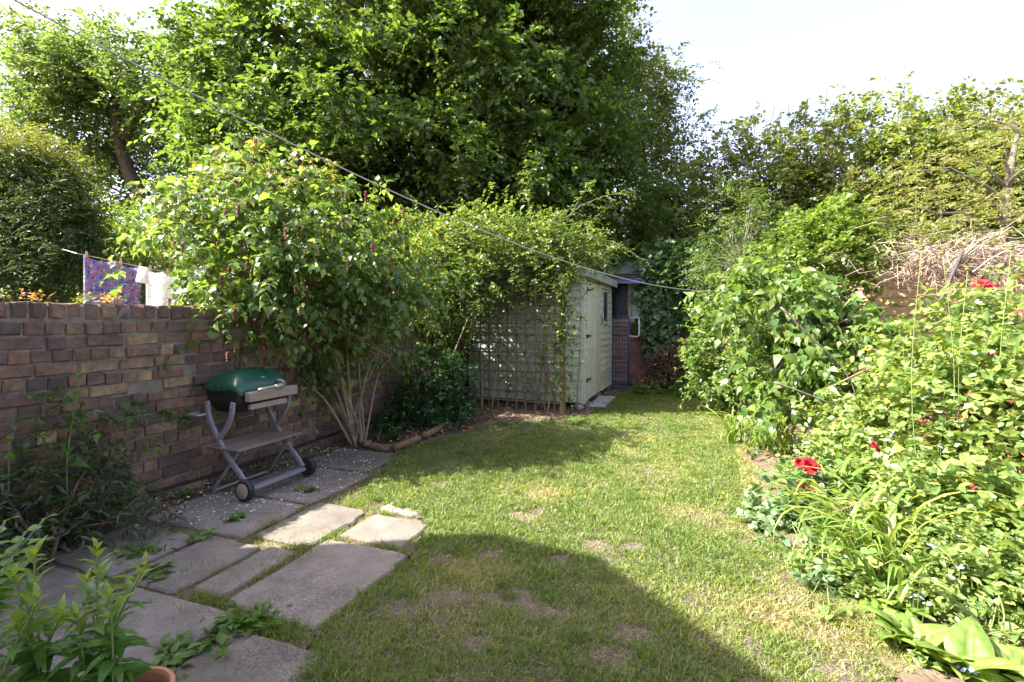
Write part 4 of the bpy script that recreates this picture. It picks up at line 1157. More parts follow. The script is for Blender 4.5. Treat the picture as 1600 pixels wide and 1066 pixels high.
# row of trees on the right with upright bare shoots
row = [(1150, 11.8, 178, 'spindly upright tree beside the yellow-green tree, bare shoots on top'), (1245, 11.2, 165, 'upright hedge tree second in the row beyond the fence'), (1340, 10.6, 150, 'upright hedge tree with yellowing leaves, third in the row beyond the fence'), (1440, 10.0, 150, 'upright hedge tree with pale bare forked shoots, fourth in the row beyond the fence'), (1540, 9.4, 140, 'upright hedge tree fifth in the row beyond the fence'), (1650, 8.8, 120, 'tall hedge tree at the end of the row beyond the fence')]
for i, (px, Y, top, lab) in enumerate(row):
    base = pp(px, 500, Y) * np.array([1, 1, 0])
    t = thing('hedge_tree', lab, 'tree', base, 0, 'row of upright trees beyond the fence')
    bl = [B(px, top + 95, Y, 62, 80, .8), B(px + 5, top + 190, Y, 68, 90, .9), B(px - 10, top + 260, Y, 70, 70, .9)]
    nsh = 20
    sx = base + np.stack([rng.normal(0, .28, nsh), rng.normal(0, .3, nsh), rng.random(nsh) * .4 + 1.4], -1)
    tops = np.stack([sx[:, 0] * 1 + rng.normal(0, .42, nsh), sx[:, 1] + rng.normal(0, .3, nsh), H + (HZ - top - rng.random(nsh) * 70 + 10) * Y / F], -1)
    L1, c1, _ = crown(bl, 105, .34, 14, 9, .12, .4, lo=.25, zmin=.8, droop=.35)
    # leaves along the shoots
    kk = 9; cs = (tops[:, None] * (np.linspace(.45, 1.0, kk)[None, :, None]) + sx[:, None] * (1 - np.linspace(.45, 1.0, kk)[None, :, None])).reshape(-1, 3)
    dd = unit(rng.standard_normal(cs.shape) + UP * .6)
    pick = rng.random(len(cs)) < .8
    L2 = sprays(cs[pick], dd[pick], .32, 9, .12, .3)
    foliage('crown', T_S, cat_l(L1, L2), M['hedge'], t, kind=None)
    wood('trunk', M['grey_bark'], t, [base, base + UP * .8, base + UP * 1.7], .10, .06, c1[::6], .02, .004)
    twigs('upright_shoots', M['brown_twig'] if i < 2 else M['grey_bark'], t, sx, tops, .022, .006, k=6, sagg=.0, kind='stuff')

# background hedges closing the horizon
for (px, py, Y, rx, ry, lab) in ((1180, 430, 17, 170, 70, 'dark green hedge in shade far beyond the creeper wall'), (1480, 430, 14, 200, 80, 'dark green hedge far behind the row of trees'), (60, 440, 16, 260, 90, 'tall shady hedge far behind the cypress and laundry'), (480, 430, 17, 300, 110, 'shady hedge under the huge dense tree'), (900, 430, 19, 260, 110, 'shady hedge far behind the shed roof')):
    t = thing('far_hedge', lab, 'hedge', pp(px, 500, Y) * np.array([1, 1, 0]))
    L1, c1, _ = crown([B(px, py, Y, rx, ry, 1.2), B(px, py + 50, Y, rx, ry, 1.2)], 330, .6, 9, 8, .24, .6, lo=.3, zmin=.1)
    foliage('foliage', T_S, L1, M['tree'], t, kind=None)

# feathery brownish tree overhanging the fence
t = thing('feathery_conifer', 'olive feathery tree with layered branches and dead twigs above the fence', 'tree', pp(1590, 500, 7.6) * np.array([1, 1, 0]))
b0 = np.array(t.location)
ends = np.array([pp(1395, 330, 6.9), pp(1420, 270, 7.2), pp(1470, 350, 6.5), pp(1500, 250, 7.3), pp(1540, 310, 6.6), pp(1570, 220, 7.2), pp(1600, 330, 6.4), pp(1450, 300, 7), pp(1620, 260, 7), pp(1540, 190, 7.6), pp(1380, 385, 7), pp(1520, 370, 6.5)])
cc = []; dd = []
for e in ends:
    for k in range(46):
        cc.append(e + np.array([rng.normal(0, .34), rng.normal(0, .3), rng.normal(0, .07)])); dd.append(np.array([-.5, -.3, .05]) + .7 * rng.standard_normal(3) * np.array([1, 1, .3]))
L1 = sprays(np.array(cc), np.array(dd), .34, 20, .055, .25, 1.0)
foliage('foliage', T_N, L1, M['olive'] if 'olive' in M else M['gold'], t, kind=None)
wood('trunk', M['grey_bark'], t, [b0, b0 + UP * 1.6, b0 + UP * 3 + np.array([-.2, 0, 0]), b0 + UP * 4.3], .09, .03, ends, .035, .006, frm=.3)

# pile of dead vine on the fence top
t = thing('dead_vine', 'heap of beige dead twigs hanging over the slatted fence', 'dead vine', pp(1510, 445, 6.35))
n_ = 480
c_ = pp(1510, 415, 6.3) + np.stack([rng.normal(0, .52, n_), rng.normal(0, .18, n_), rng.normal(0, .13, n_)], -1)
d_ = unit(rng.standard_normal((n_, 3)) * np.array([1, .6, .55])) * (.1 + .35 * rng.random((n_, 1)))
twigs('twigs', M['dead_twig'], t, c_ - d_, c_ + d_, .005, .0022, k=6, sagg=.06, kind='stuff', jit=.09)
foliage('dead_leaves', T_S, sprays(c_[::2], unit(rng.standard_normal((len(c_[::2]), 3)) - UP * .4), .16, 5, .05, .6), M['litter'], t)
n_ = 26
st_ = pp(1500, 425, 6.2) + np.stack([rng.normal(0, .5, n_), rng.normal(0, .12, n_), rng.normal(0, .08, n_)], -1)
en_ = st_ + np.stack([rng.normal(0, .6, n_), rng.normal(-.2, .2, n_), rng.random(n_) * .6], -1)
twigs('loose_stems', M['dead_twig'], t, st_, en_, .008, .003, k=7, sagg=.15)

# ================================================================ pheasant berry shrub over the wall
base = gp(556, 694)
t = thing('berry_shrub', 'large leafy shrub with drooping wine-red flower tassels leaning over the wall', 'shrub', base)
bl = [B(430, 420, 4.75, 150, 110, .75), B(385, 430, 4.5, 75, 85, .5), B(520, 400, 5.1, 110, 100, .7), B(400, 320, 4.9, 110, 70, .6), B(570, 455, 5.3, 100, 70, .6), B(385, 488, 4.3, 65, 40, .3), B(450, 482, 4.75, 85, 50, .45), B(300, 345, 4.6, 40, 45, .3), B(625, 430, 5.6, 45, 55, .4)]
inwall = lambda s: ~((((s - WALL0) @ N) < .05) & (((s - WALL0) @ N) > -.25) & (s[:, 2] < 1.5))
L1, c1, sp = crown(bl, 330, .26, 6, 8, .082, .30, lo=.45, zmin=.7, droop=.55, spread=.8, hang=.35, keep=inwall)
# hanging lower leaves on the near stems
bl2 = [B(470, 590, 4.9, 40, 70, .25), B(440, 540, 4.7, 50, 40, .25), B(600, 550, 5.3, 70, 40, .3), B(520, 560, 5.1, 50, 60, .3)]
L2, c2, sp2 = crown(bl2, 22, .12, 5, 7, .09, .28, lo=.2, zmin=.3, droop=.8, hang=.6, keep=inwall)
tips, ct, _ = crown([B(400, 265, 4.9, 90, 40, .4), B(300, 285, 4.6, 60, 45, .35), B(265, 320, 4.5, 20, 35, .2), B(600, 330, 5.3, 50, 30, .3), B(480, 290, 5, 60, 40, .4), B(650, 370, 5.5, 40, 30, .3)], 46, .1, 4, 8, .072, .26, lo=.2, droop=.5, hang=.3, up=.5)
def clear_gap(L):          # the gap through which the laundry shows
    x_ = 800 + F * L[0][:, 0] / L[0][:, 1]; y_ = HZ - F * (L[0][:, 2] - H) / L[0][:, 1]
    return sub(L, ~((x_ > 195) & (x_ < 272) & (y_ > 395) & (y_ < 482)))
L1 = clear_gap(L1); L2 = clear_gap(L2); tips = clear_gap(tips)
allL = cat_l(L1, L2)
near, rest_ = split_near(allL, 300)
leaf_parts(near, T_OV, M['hh'], t)
foliage('foliage', T_OV, rest_, M['hh'], t)
foliage('young_leaves', T_OV, tips, M['hh_tip'], t)
bs = [base + np.array([rng.normal(0, .07), rng.normal(0, .06), -.02]) for _ in range(12)]
tp_ = [c1[i] for i in rng.choice(len(c1), 12)]
tp_[0] = pp(610, 560, 5.3); tp_[1] = pp(600, 540, 5.35); tp_[2] = pp(470, 540, 4.95); tp_[3] = pp(440, 560, 4.9)
stems(t, bs, tp_, .016, .005, M['pale_bark'], bulge=.12)
# cut stumps at the base
for k in range(5):
    b = base + np.array([rng.normal(0, .06), rng.normal(-.04, .05), -.02]); e = b + np.array([rng.normal(0, .06), rng.normal(0, .05), .22 + .18 * rng.random()])
    obj('cut_stem', Geo().tube([b - base, (b + e) / 2 - base + rng.standard_normal(3) * .008, e - base], [.014, .012, .011], 7).mesh('cs', M['pale_bark'], smooth=False), None, t)
twigs('branches', M['pale_bark'], t, c1[rng.choice(len(c1), 150)] * .0 + np.array(tp_)[rng.integers(0, 12, 150)], c1[rng.choice(len(c1), 150)], .006, .002, k=6)
# tassels: stacked bracts hanging under the leaves
def tassel_mesh(seed):
    r = np.random.default_rng(seed); pos = []; d = []; n = []; s = []
    L = .085 + .04 * r.random()
    for j in range(8):
        z = -.012 - L * j / 8
        for k in range(5):
            a = 2 * math.pi * (k / 5 + j * .13)
            pos.append((.004 * math.cos(a), .004 * math.sin(a), z)); d.append((math.cos(a), math.sin(a), -.9)); n.append((math.cos(a), math.sin(a), .8)); s.append(.024 * (1.1 - j * .075))
    V, Fc, rr_ = leaf_geo(T_S, np.array(pos), np.array(d), np.array(n), np.array(s))
    return mesh_np('tassel', V, Fc, rr_, mat=M['tassel'])
tm = [tassel_mesh(s) for s in range(5)]
fr, _r = split_near(sub(L1, 800 + F * L1[0][:, 0] / L1[0][:, 1] > 245), 900)
for i in rng.choice(len(fr[0]), 120, replace=False):
    o = obj('flower_tassel', tm[i % 5], None, t, fr[0][i] - base + np.array([0, -.07, -.02])); sc_ = rng.uniform(.55, .9); o.scale = (sc_, sc_, sc_ * (.85 + .5 * rng.random()))

# ================================================================ rambling climber over the trellis and shed
base = gp(852, 642)
t = thing('rambling_climber', 'small-leaved sunlit climber sprawling over the trellis and shed roof', 'climber', base)
bl = [B(780, 395, 7.4, 120, 60, .6), B(700, 440, 7.1, 80, 90, .5), B(860, 390, 7.5, 80, 50, .5), B(735, 445, 7.0, 60, 45, .3), B(665, 440, 6.9, 45, 50, .35), B(900, 400, 7.5, 50, 25, .4), B(850, 428, 7.05, 45, 18, .2), B(640, 400, 7.9, 80, 60, .5), B(705, 480, 7.2, 35, 50, .3), B(888, 408, 7.1, 48, 24, .25), B(850, 395, 7.2, 50, 30, .3), B(780, 448, 7.1, 70, 22, .25)]
shedbox = lambda s: ~((((s - C0) @ E1) > -.05) & (((s - C0) @ np.array([-E1[1], E1[0], 0])) > -.05) & (s[:, 2] < 2.3) & (((s - C0) @ E1) < 2.5))
kp = lambda s: shedbox(s) & inwall(s)
L1, c1, sp = crown(bl, 600, .22, 9, 9, .054, .24, lo=.35, zmin=.7, droop=.3, keep=kp)
# long arching shoots
sh = [(pp(830, 350, 7.4), pp(822, 262, 7.2)), (pp(880, 360, 7.4), pp(925, 290, 7.2)), (pp(890, 370, 7.4), pp(1010, 410, 7.0)), (pp(900, 380, 7.4), pp(960, 320, 7.2)), (pp(700, 390, 7.1), pp(655, 340, 6.9)), (pp(760, 350, 7.3), pp(735, 320, 7.2)), (pp(880, 345, 7.4), pp(990, 300, 7.2))]
cs = []; dsx = []
for a_, b_ in sh:
    for k in np.linspace(.15, 1, 15):
        cs.append(a_ * (1 - k) + b_ * k + UP * .25 * k * (1 - k) * 2); dsx.append(unit(b_ - a_) + .8 * rng.standard_normal(3))
L2 = sprays(np.array(cs), np.array(dsx), .17, 8, .05, .5)
# sparse leaves growing up the trellis
tl = np.array([T0 + TD * rng.uniform(0.05, 1.5) - np.array([TD[1], -TD[0], 0]) * -.05 * 1 + UP * rng.uniform(.25, 1.5) for _ in range(130)])
tl = np.concatenate([tl, T0 + np.stack([rng.normal(.0, .09, 170), rng.normal(-.07, .04, 170), .3 + 1.7 * rng.random(170) ** .7], -1)])
L3 = sprays(tl, unit(rng.standard_normal(tl.shape) + np.array([0, -.6, 0])), .16, 6, .06, .4)
foliage('foliage', T_O, cat_l(L1, L2, L3), M['rose_leaf'], t)
ends_ = [pp(700, 470, 7), pp(800, 430, 7.1), pp(870, 430, 7.2), pp(760, 420, 7.2), pp(860, 500, 7.0), pp(770, 520, 7.05)]
stems(t, [base + np.array([rng.normal(0, .12), rng.normal(0, .04), 0]) for _ in ends_], ends_, .014, .006, M['grey_bark'], bulge=.05)
stems(t, [T0 + TD * 1.1 + np.array([0, -.08, 0]), T0 + TD * 1.25 + np.array([0, -.08, 0]), T0 + TD * .25 + np.array([0.02, -.08, 0]), C0 + np.array([-.12, -.22, 0])], [pp(790, 500, 7.3), pp(745, 480, 7.3), pp(890, 450, 7.05), pp(905, 548, 7.0)], .014, .006, M['pale_bark'], bulge=.03)
twigs('arching_shoots', M['grey_bark'], t, np.array([a for a, b in sh]), np.array([b for a, b in sh]), .006, .002, k=8, sagg=.12)
twigs('tangle', M['brown_twig'], t, c1[rng.choice(len(c1), 220)], c1[rng.choice(len(c1), 220)] * .25 + c1[rng.choice(len(c1), 220)] * .0 + np.array(ends_)[rng.integers(0, 6, 220)] * .75, .005, .002, k=6)

# leaning pole and prop under the climber
t = thing('leaning_stick', 'pale stick leaning up into the climber beside the dark shrub', 'stick', gp(668, 655))
b0 = np.array(t.location)
obj('shaft', Geo().tube(curve([(0, 0, 0), pp(700, 575, 6.5) - b0, pp(732, 495, 6.55) - b0], 6), np.linspace(.012, .009, 13), 7).mesh('shaft', M['pale_bark'], smooth=True), None, t)

# glossy dark shrub at the bed edge
base = gp(690, 668)
t = thing('glossy_shrub', 'low glossy dark green shrub in the bed between berry shrub and trellis', 'shrub', base)
bl = [B(690, 620, 6.2, 50, 45, .35), B(650, 630, 6.3, 40, 35, .3), B(680, 575, 6.4, 40, 35, .3), B(715, 650, 6.1, 28, 24, .2)]
L1, c1, _ = crown(bl, 130, .12, 6, 8, .055, .17, lo=.45, zmin=.04, droop=.3)
near, rest_ = split_near(L1, 120); leaf_parts(near, T_O, M['dark_leaf'], t); foliage('foliage', T_O, rest_, M['dark_leaf'], t)
stems(t, [base + np.array([rng.normal(0, .06), rng.normal(0, .04), 0]) for _ in range(7)], [c1[i] for i in rng.choice(len(c1), 7)], .010, .004, M['bark'])
base = gp(590, 690)
t = thing('low_weed', 'low leafy weed at the foot of the berry shrub', 'plant', base)
L1, c1, _ = crown([B(590, 672, 5.45, 28, 26, .15), B(620, 650, 5.9, 26, 20, .15)], 26, .06, 5, 7, .055, .12, lo=.3, zmin=.02)
foliage('foliage', T_O, L1, M['dark_leaf'], t)
stems(t, [base] * 4, [c1[i] for i in range(4)], .005, .002, M['stem'])

# ================================================================ creeper on the outbuilding
base = np.array([3.35, 9.42, 0])
t = thing('wall_creeper', 'dark leafy creeper hanging in a curtain over the outbuilding wall', 'creeper', base)
on = np.array([OD[1], -OD[0], 0])
n_ = 3600
s_ = rng.uniform(.42, 3.4, n_); z_ = rng.uniform(.6, 2.5, n_)
low = .95 + .35 * np.sin(s_ * 4.2 + 1.2) - .3 * np.clip(s_ - 1.4, 0, 1)
m = (z_ > low) & (s_ > .42 + .22 * np.abs(np.sin(z_ * 5)))
s_, z_ = s_[m], z_[m]; n_ = len(s_)
pos = OB0 + OD[None] * s_[:, None] + UP * z_[:, None] + on * (.05 + .16 * rng.random((n_, 1)))
dd = unit(on * .55 - UP * .8 + .45 * rng.standard_normal((n_, 3))); nr = unit(on * 1.0 + UP * .6 + .35 * rng.standard_normal((n_, 3)))
L1 = (pos, dd, nr, .11 + .05 * rng.random(n_))
near, rest_ = split_near(L1, 160); leaf_parts(near, T_LOB, M['creeper'], t); foliage('foliage', T_LOB, rest_, M['creeper'], t)
L2, c2, _ = crown([B(1080, 420, 9.3, 60, 40, .5), B(1130, 450, 9.2, 50, 60, .5), B(1040, 425, 9.5, 40, 25, .3)], 70, .25, 6, 7, .10, .3, lo=.3)
foliage('upper_foliage', T_LOB, L2, M['creeper'], t)
stems(t, [base + np.array([x, .1, 0]) for x in (-.3, .0, .3)], [OB0 + OD * x + UP * 2.2 + on * .05 for x in (.9, 1.5, 2.2)], .016, .006, M['bark'], bulge=.0)

t = thing('brush_heap', 'heap of dry brown cuttings piled against the outbuilding under the creeper', 'brush heap', (3.1, 9.05, 0))
b0 = np.array(t.location); n_ = 1100
u = unit(rng.standard_normal((n_, 3))) * rng.random((n_, 1)) ** .5
c_ = b0 + np.array([.1, .05, .36]) + u * np.array([.75, .28, .5]); c_[:, 2] = np.maximum(c_[:, 2], .03)
d_ = unit(rng.standard_normal((n_, 3)) + UP * .3) * (.08 + .2 * rng.random((n_, 1)))
st_ = c_ - d_; st_[:, 2] = np.maximum(st_[:, 2], 0)
twigs('twigs', M['brown_twig'], t, st_, c_ + d_, .006, .003, k=4, sagg=.1)
L1 = sprays(c_[::2], unit(rng.standard_normal((n_ // 2, 3))), .15, 4, .06, .3)
foliage('dead_leaves', T_S, L1, M['litter'], t)
base = gp(1020, 612)
for (px, py, lab) in ((1075, 622, 'low weed with pale leaves in front of the brush heap'), (1010, 618, 'low weed beside the outbuilding and the trolley')):
    t = thing('low_weed', lab, 'plant', gp(px, py))
    L1, c1, _ = crown([(*(np.array(t.location) + UP * .1), .28, .15, .12)], 22, .08, 4, 6, .06, .12, lo=.2, zmin=.02)
    foliage('foliage', T_O, L1, M['weed'], t); stems(t, [np.array(t.location)] * 3, [c1[i] for i in range(3)], .004, .002, M['stem'])

# ================================================================ right-hand border
def bush(name, label, cat, base, bl, ncl, rc, nsp, nl, leaf, L, T, mat, nparts=0, stem_mat='bark', nst=6, r0=.012, group=None, **kw):
    t = thing(name, label, cat, base, 0, group)
    LL, c, sp = crown(bl, ncl, rc, nsp, nl, leaf, L, **kw)
    if nparts:
        near, rest_ = split_near(LL, nparts); leaf_parts(near, T, M[mat], t); foliage('foliage', T, rest_, M[mat], t)
    else:
        foliage('foliage', T, LL, M[mat], t)
    base = np.array(base)
    if nst: stems(t, [base + np.array([rng.normal(0, .05), rng.normal(0, .05), -.01]) for _ in range(nst)], [c[i] for i in rng.choice(len(c), nst)], r0, r0 * .35, M[stem_mat])
    nb_ = min(len(c), 90)
    tpts = c[rng.choice(len(c), nb_)]; cen = np.mean(c, 0)
    twigs('branches', M[stem_mat], t, cen + (tpts - cen) * .25, tpts, r0 * .45, .0015, k=5)
    return t, LL, c

bush('rowan_sapling', 'tall thin sapling with feathery leaflets rising beside the creeper wall', 'sapling', gp(1168, 622), [B(1160, 330, 8.2, 45, 50, .4), B(1140, 400, 8.0, 60, 50, .45), B(1180, 460, 7.8, 60, 60, .45), B(1120, 440, 8.0, 40, 40, .35)], 150, .2, 7, 11, .062, .3, T_N, 'ash', 0, 'grey_bark', 3, .022, lo=.3, droop=.4, spread=1.1)
bush('bright_shrub', 'vivid lime green small-leaved shrub in front of the fence', 'shrub', gp(1275, 640), [B(1240, 410, 7.0, 60, 60, .5), B(1300, 390, 7.0, 55, 60, .5), B(1335, 395, 6.9, 35, 32, .35), B(1270, 480, 6.9, 90, 60, .5), B(1320, 350, 7.1, 35, 40, .3)], 230, .18, 8, 9, .058, .2, T_R, 'shrub', 0, 'bark', 6, .018, lo=.5, up=.5)
bush('plum_shrub', 'bushy green shrub at the far lawn corner next to the creeper wall', 'shrub', gp(1180, 640), [B(1140, 560, 6.6, 55, 60, .4), B(1190, 600, 6.4, 60, 55, .4), B(1110, 590, 6.7, 25, 30, .25), B(1160, 500, 6.7, 60, 50, .4), B(1230, 560, 6.2, 50, 70, .4)], 200, .17, 7, 8, .066, .2, T_O, 'cherry', 160, 'grey_bark', 6, .014, lo=.45)
bt, bL, bc = bush('apple_tree', 'young apple tree with drooping leaves and small green apples', 'apple tree', gp(1345, 700), [B(1170, 470, 5.0, 75, 45, .4), B(1240, 480, 4.9, 80, 50, .45), B(1290, 540, 4.8, 70, 60, .45), B(1220, 560, 4.8, 60, 50, .35), B(1350, 510, 4.6, 65, 32, .35), B(1250, 620, 4.6, 60, 40, .3), B(1330, 610, 4.4, 60, 50, .3), B(1140, 440, 5.1, 40, 30, .25), B(1420, 540, 4.3, 70, 45, .35)], 150, .16, 5, 8, .098, .26, T_OV, 'cherry', 300, 'grey_bark', 4, .024, lo=.2, droop=.6, hang=.5, spread=.7, nvar=.8)
b0 = np.array(bt.location)
for a_ in ([(1210, 598), (1250, 612), (1290, 628), (1340, 655), (1410, 662)], [(1292, 608), (1360, 575), (1420, 550), (1500, 526), (1590, 525)], [(1420, 570), (1450, 600), (1475, 640), (1490, 665)], [(1220, 480), (1270, 530), (1320, 580), (1350, 650)]):
    Yb = 4.1
    p = curve([pp(x, y, Yb + .2 * i * 0) - b0 for i, (x, y) in enumerate(a_)], 6)
    obj('branch', Geo().tube(p, np.linspace(.009, .004, len(p)), 7).mesh('br', M['red_stem'] if a_[0][0] == 1292 else M['grey_bark'], smooth=True), None, bt)
g = Geo(); g.lathe([(.004, .026), (.016, .028), (.027, .016), (.03, 0), (.025, -.018), (.012, -.027), (.003, -.024)], 14)
am = g.mesh('apple', M['apple'], smooth=True)
for (px, py) in ((1430, 561), (1393, 566), (1358, 545), (1382, 601), (1400, 594), (1460, 636), (1478, 676), (1475, 493), (1340, 640)):
    o = obj('apple', am, None, bt, pp(px, py, 3.9 + .15 * rng.random()) - b0); o.rotation_euler = rng.random(3) * .8
tpole = thing('dark_branch_prop', 'dark slanting branch prop rising above the apple tree', 'prop', pp(1420, 620, 4.2) * np.array([1, 1, 0]))
b0 = np.array(tpole.location)
obj('shaft', Geo().tube(curve([(0, 0, 0), pp(1432, 560, 4.2) - b0, pp(1470, 470, 4.25) - b0, pp(1505, 392, 4.3) - b0], 6), np.linspace(.020, .014, 19), 8).mesh('shaft', M['dark_bark'], smooth=True), None, tpole)
obj('fork', Geo().tube(curve([pp(1498, 410, 4.29) - b0, pp(1530, 385, 4.3) - b0, pp(1580, 350, 4.3) - b0, pp(1640, 310, 4.3) - b0], 6), np.linspace(.007, .003, 19), 7).mesh('fork', M['grey_bark'], smooth=True), None, tpole)

T_HS = oval(.30, .25, .10, -.15, .30, .66)
# honeysuckle bank
ht, hL, hc = bush('honeysuckle', 'sprawling honeysuckle bank with round pale leaves and red flower heads', 'honeysuckle', gp(1560, 860),
    [B(1540, 640, 3.1, 110, 80, .4), B(1450, 650, 3.4, 90, 70, .4), B(1560, 760, 2.8, 110, 80, .4), B(1470, 770, 2.9, 80, 70, .35), B(1560, 550, 3.3, 80, 70, .4), B(1650, 650, 3.0, 110, 140, .5), B(1580, 870, 2.5, 80, 60, .3), B(1660, 850, 2.5, 100, 120, .4), B(1400, 700, 3.6, 60, 60, .35), B(1480, 540, 3.7, 80, 40, .35), B(1570, 500, 3.6, 70, 35, .35), B(1440, 590, 3.8, 70, 50, .35)],
    420, .15, 6, 7, .07, .24, T_HS, 'honey', 300, 'red_stem', 9, .010, lo=.35, droop=.35, nvar=1.0)
b0 = np.array(ht.location)
def flower_cluster(seed):
    r = np.random.default_rng(seed); g = Geo()
    for k in range(11):
        d = unit(r.standard_normal(3) + UP * .8); e = d * (.032 + .014 * r.random())
        g.tube([d * .004, e * .6, e, e + np.array([d[0], d[1], -.3]) * .010], [.002, .0026, .004, .002], 5)
    return g.mesh('fc', M['honey_flower'], smooth=True)
fm = [flower_cluster(s) for s in range(4)]
for i, (px, py) in enumerate(((1590, 490), (1500, 575), (1550, 555), (1517, 616), (1498, 653), (1445, 661), (1443, 683), (1380, 800), (1427, 780), (1462, 752), (1517, 762), (1393, 848), (1585, 630))):
    Yq = 2.55 + max(0, (780 - py)) * .0028
    near_ = hL[0][np.argmin(np.linalg.norm(hL[0][:, [0, 2]] / hL[0][:, 1:2] - (pp(px, py, 1.0) * np.array([1, 0, 1]) - np.array([0, 0, H]))[[0, 2]] - np.array([0, H])[None] / hL[0][:, 1:2], axis=1) + .02 * hL[0][:, 1])]
    o = obj('flower_head', fm[i % 4], None, ht, pp(px, py, max(1.8, near_[1] - .06)) - b0); o.rotation_euler = (rng.random() * .6, rng.random() * .6, rng.random() * 6); o.scale = (.68,) * 3

for k in range(10):        # long arching stems over the bank
    i0 = rng.integers(len(hL[0])); a_ = hL[0][i0]; e_ = a_ + np.array([-rng.uniform(.3, .8), -rng.uniform(.1, .3), rng.uniform(.0, .3)])
    p = curve([a_ - b0, (a_ + e_) / 2 + UP * rng.uniform(.08, .2) - b0, e_ - b0], 7)
    obj('arching_stem', Geo().tube(p, np.linspace(.0045, .002, len(p)), 6).mesh('as', M['red_stem'], smooth=True), None, ht)
bush('leafy_perennial', 'pale green soft leafy perennial filling the border between lilies and honeysuckle', 'plant', gp(1380, 770), [B(1330, 680, 4.0, 60, 50, .35), B(1400, 720, 3.6, 70, 60, .35), B(1300, 720, 3.9, 40, 35, .25), B(1350, 740, 3.5, 60, 40, .3), B(1450, 860, 2.6, 70, 60, .3), B(1520, 930, 2.3, 70, 50, .25), B(1430, 800, 2.9, 70, 50, .3)], 210, .12, 5, 7, .058, .15, T_O, 'honey', 200, 'stem', 8, .006, lo=.3, zmin=.03, nvar=.9)
bush('fine_groundcover_plant', 'fine-leaved yellow-green plant sprawling beneath the honeysuckle', 'plant', gp(1540, 1010), [B(1560, 930, 2.25, 50, 30, .2), B(1450, 900, 2.4, 50, 40, .2), B(1600, 930, 2.2, 60, 60, .25), B(1500, 880, 2.4, 50, 40, .2)], 110, .1, 6, 8, .034, .12, T_S, 'honey', 0, 'stem', 5, .004, lo=.2, zmin=.02)
bush('geranium_clump', 'low lobed-leaf clump on the lawn edge below the dark red rose', 'plant', gp(1255, 862), [B(1240, 830, 3.0, 40, 28, .2), B(1275, 845, 2.9, 36, 26, .18), B(1230, 800, 3.2, 26, 20, .15), B(1290, 800, 3.1, 40, 30, .2)], 75, .09, 4, 6, .062, .12, T_LOB, 'sage_leaf', 200, 'stem', 6, .004, lo=.2, zmin=.02)
bush('border_seedlings', 'small grey-green leafy seedlings on the soil at the lawn edge', 'plant', gp(1275, 985), [B(1270, 955, 2.3, 30, 26, .15), B(1300, 930, 2.4, 36, 26, .15)], 36, .07, 4, 6, .055, .1, T_O, 'sage_leaf', 110, 'stem', 5, .004, lo=.2, zmin=.02)

bush('catmint_clump', 'pale yellow-green leafy clump behind the daylilies at the lawn edge', 'plant', gp(1330, 800), [B(1300, 760, 3.4, 50, 35, .25), B(1360, 790, 3.1, 60, 45, .25), B(1400, 830, 2.8, 60, 45, .25), B(1340, 850, 2.7, 50, 35, .2), B(1380, 900, 2.45, 50, 35, .2)], 150, .1, 5, 7, .05, .13, T_R, 'honey', 180, 'stem', 6, .004, lo=.2, zmin=.02)
bush('trailing_border_plant', 'soft light green foliage spilling towards the lawn under the honeysuckle', 'plant', gp(1450, 930), [B(1440, 920, 2.3, 50, 35, .2), B(1500, 900, 2.4, 60, 50, .25), B(1600, 960, 2.15, 60, 40, .2)], 110, .1, 5, 7, .05, .13, T_O, 'honey', 180, 'stem', 6, .004, lo=.2, zmin=.02)

bush('lawn_edge_greens', 'mixed low green leaves along the lawn edge below the puckered rosettes', 'plant', gp(1330, 950), [B(1300, 900, 2.55, 40, 25, .15), B(1340, 935, 2.35, 45, 28, .15), B(1330, 990, 2.1, 25, 14, .1), B(1270, 890, 2.6, 25, 16, .1)], 80, .08, 5, 6, .045, .11, T_O, 'honey', 200, 'stem', 6, .003, lo=.2, zmin=.015)
bush('far_edge_greens', 'low green leaves on the bare soil behind the dark red rose', 'plant', gp(1215, 745), [B(1200, 735, 4.4, 30, 12, .2), B(1230, 755, 4.0, 30, 16, .2), B(1170, 715, 4.8, 14, 8, .12), B(1275, 735, 4.1, 30, 24, .2)], 40, .08, 4, 6, .05, .1, T_O, 'sage_leaf', 60, 'stem', 4, .003, lo=.2, zmin=.015)

# daylily clumps: arching strap blades, each a part
def blade_mesh(seed, L, w, arch):
    r = np.random.default_rng(seed); k = 9; V = []; Fc = []
    a = r.uniform(.05, .35); x = 0; z = 0; ang = math.pi / 2 - a; step = L / (k - 1)
    for j in range(k):
        t = j / (k - 1); ww = w * (.55 + .9 * t * (1 - t) * 2) * (1 - t ** 4) + .0004
        V += [(x, -ww / 2, z + ww * .22), (x, 0, z), (x, ww / 2, z + ww * .22)]
        ang -= arch * (t ** .8) * (1.0 / (k - 1)) * 2
        x += step * math.cos(ang); z += step * math.sin(ang)
    for j in range(k - 1):
        for i in range(2): Fc.append((j * 3 + i, j * 3 + i + 1, j * 3 + 3 + i + 1, j * 3 + 3 + i))
    return mesh_np('blade', np.array(V), np.array(Fc), smooth=True, mat=M['lily'])
bmesh_l = [blade_mesh(s, 1.0, .036, a) for s, a in enumerate((1.6, 1.9, 2.2, 2.5, 2.8, 1.2))]
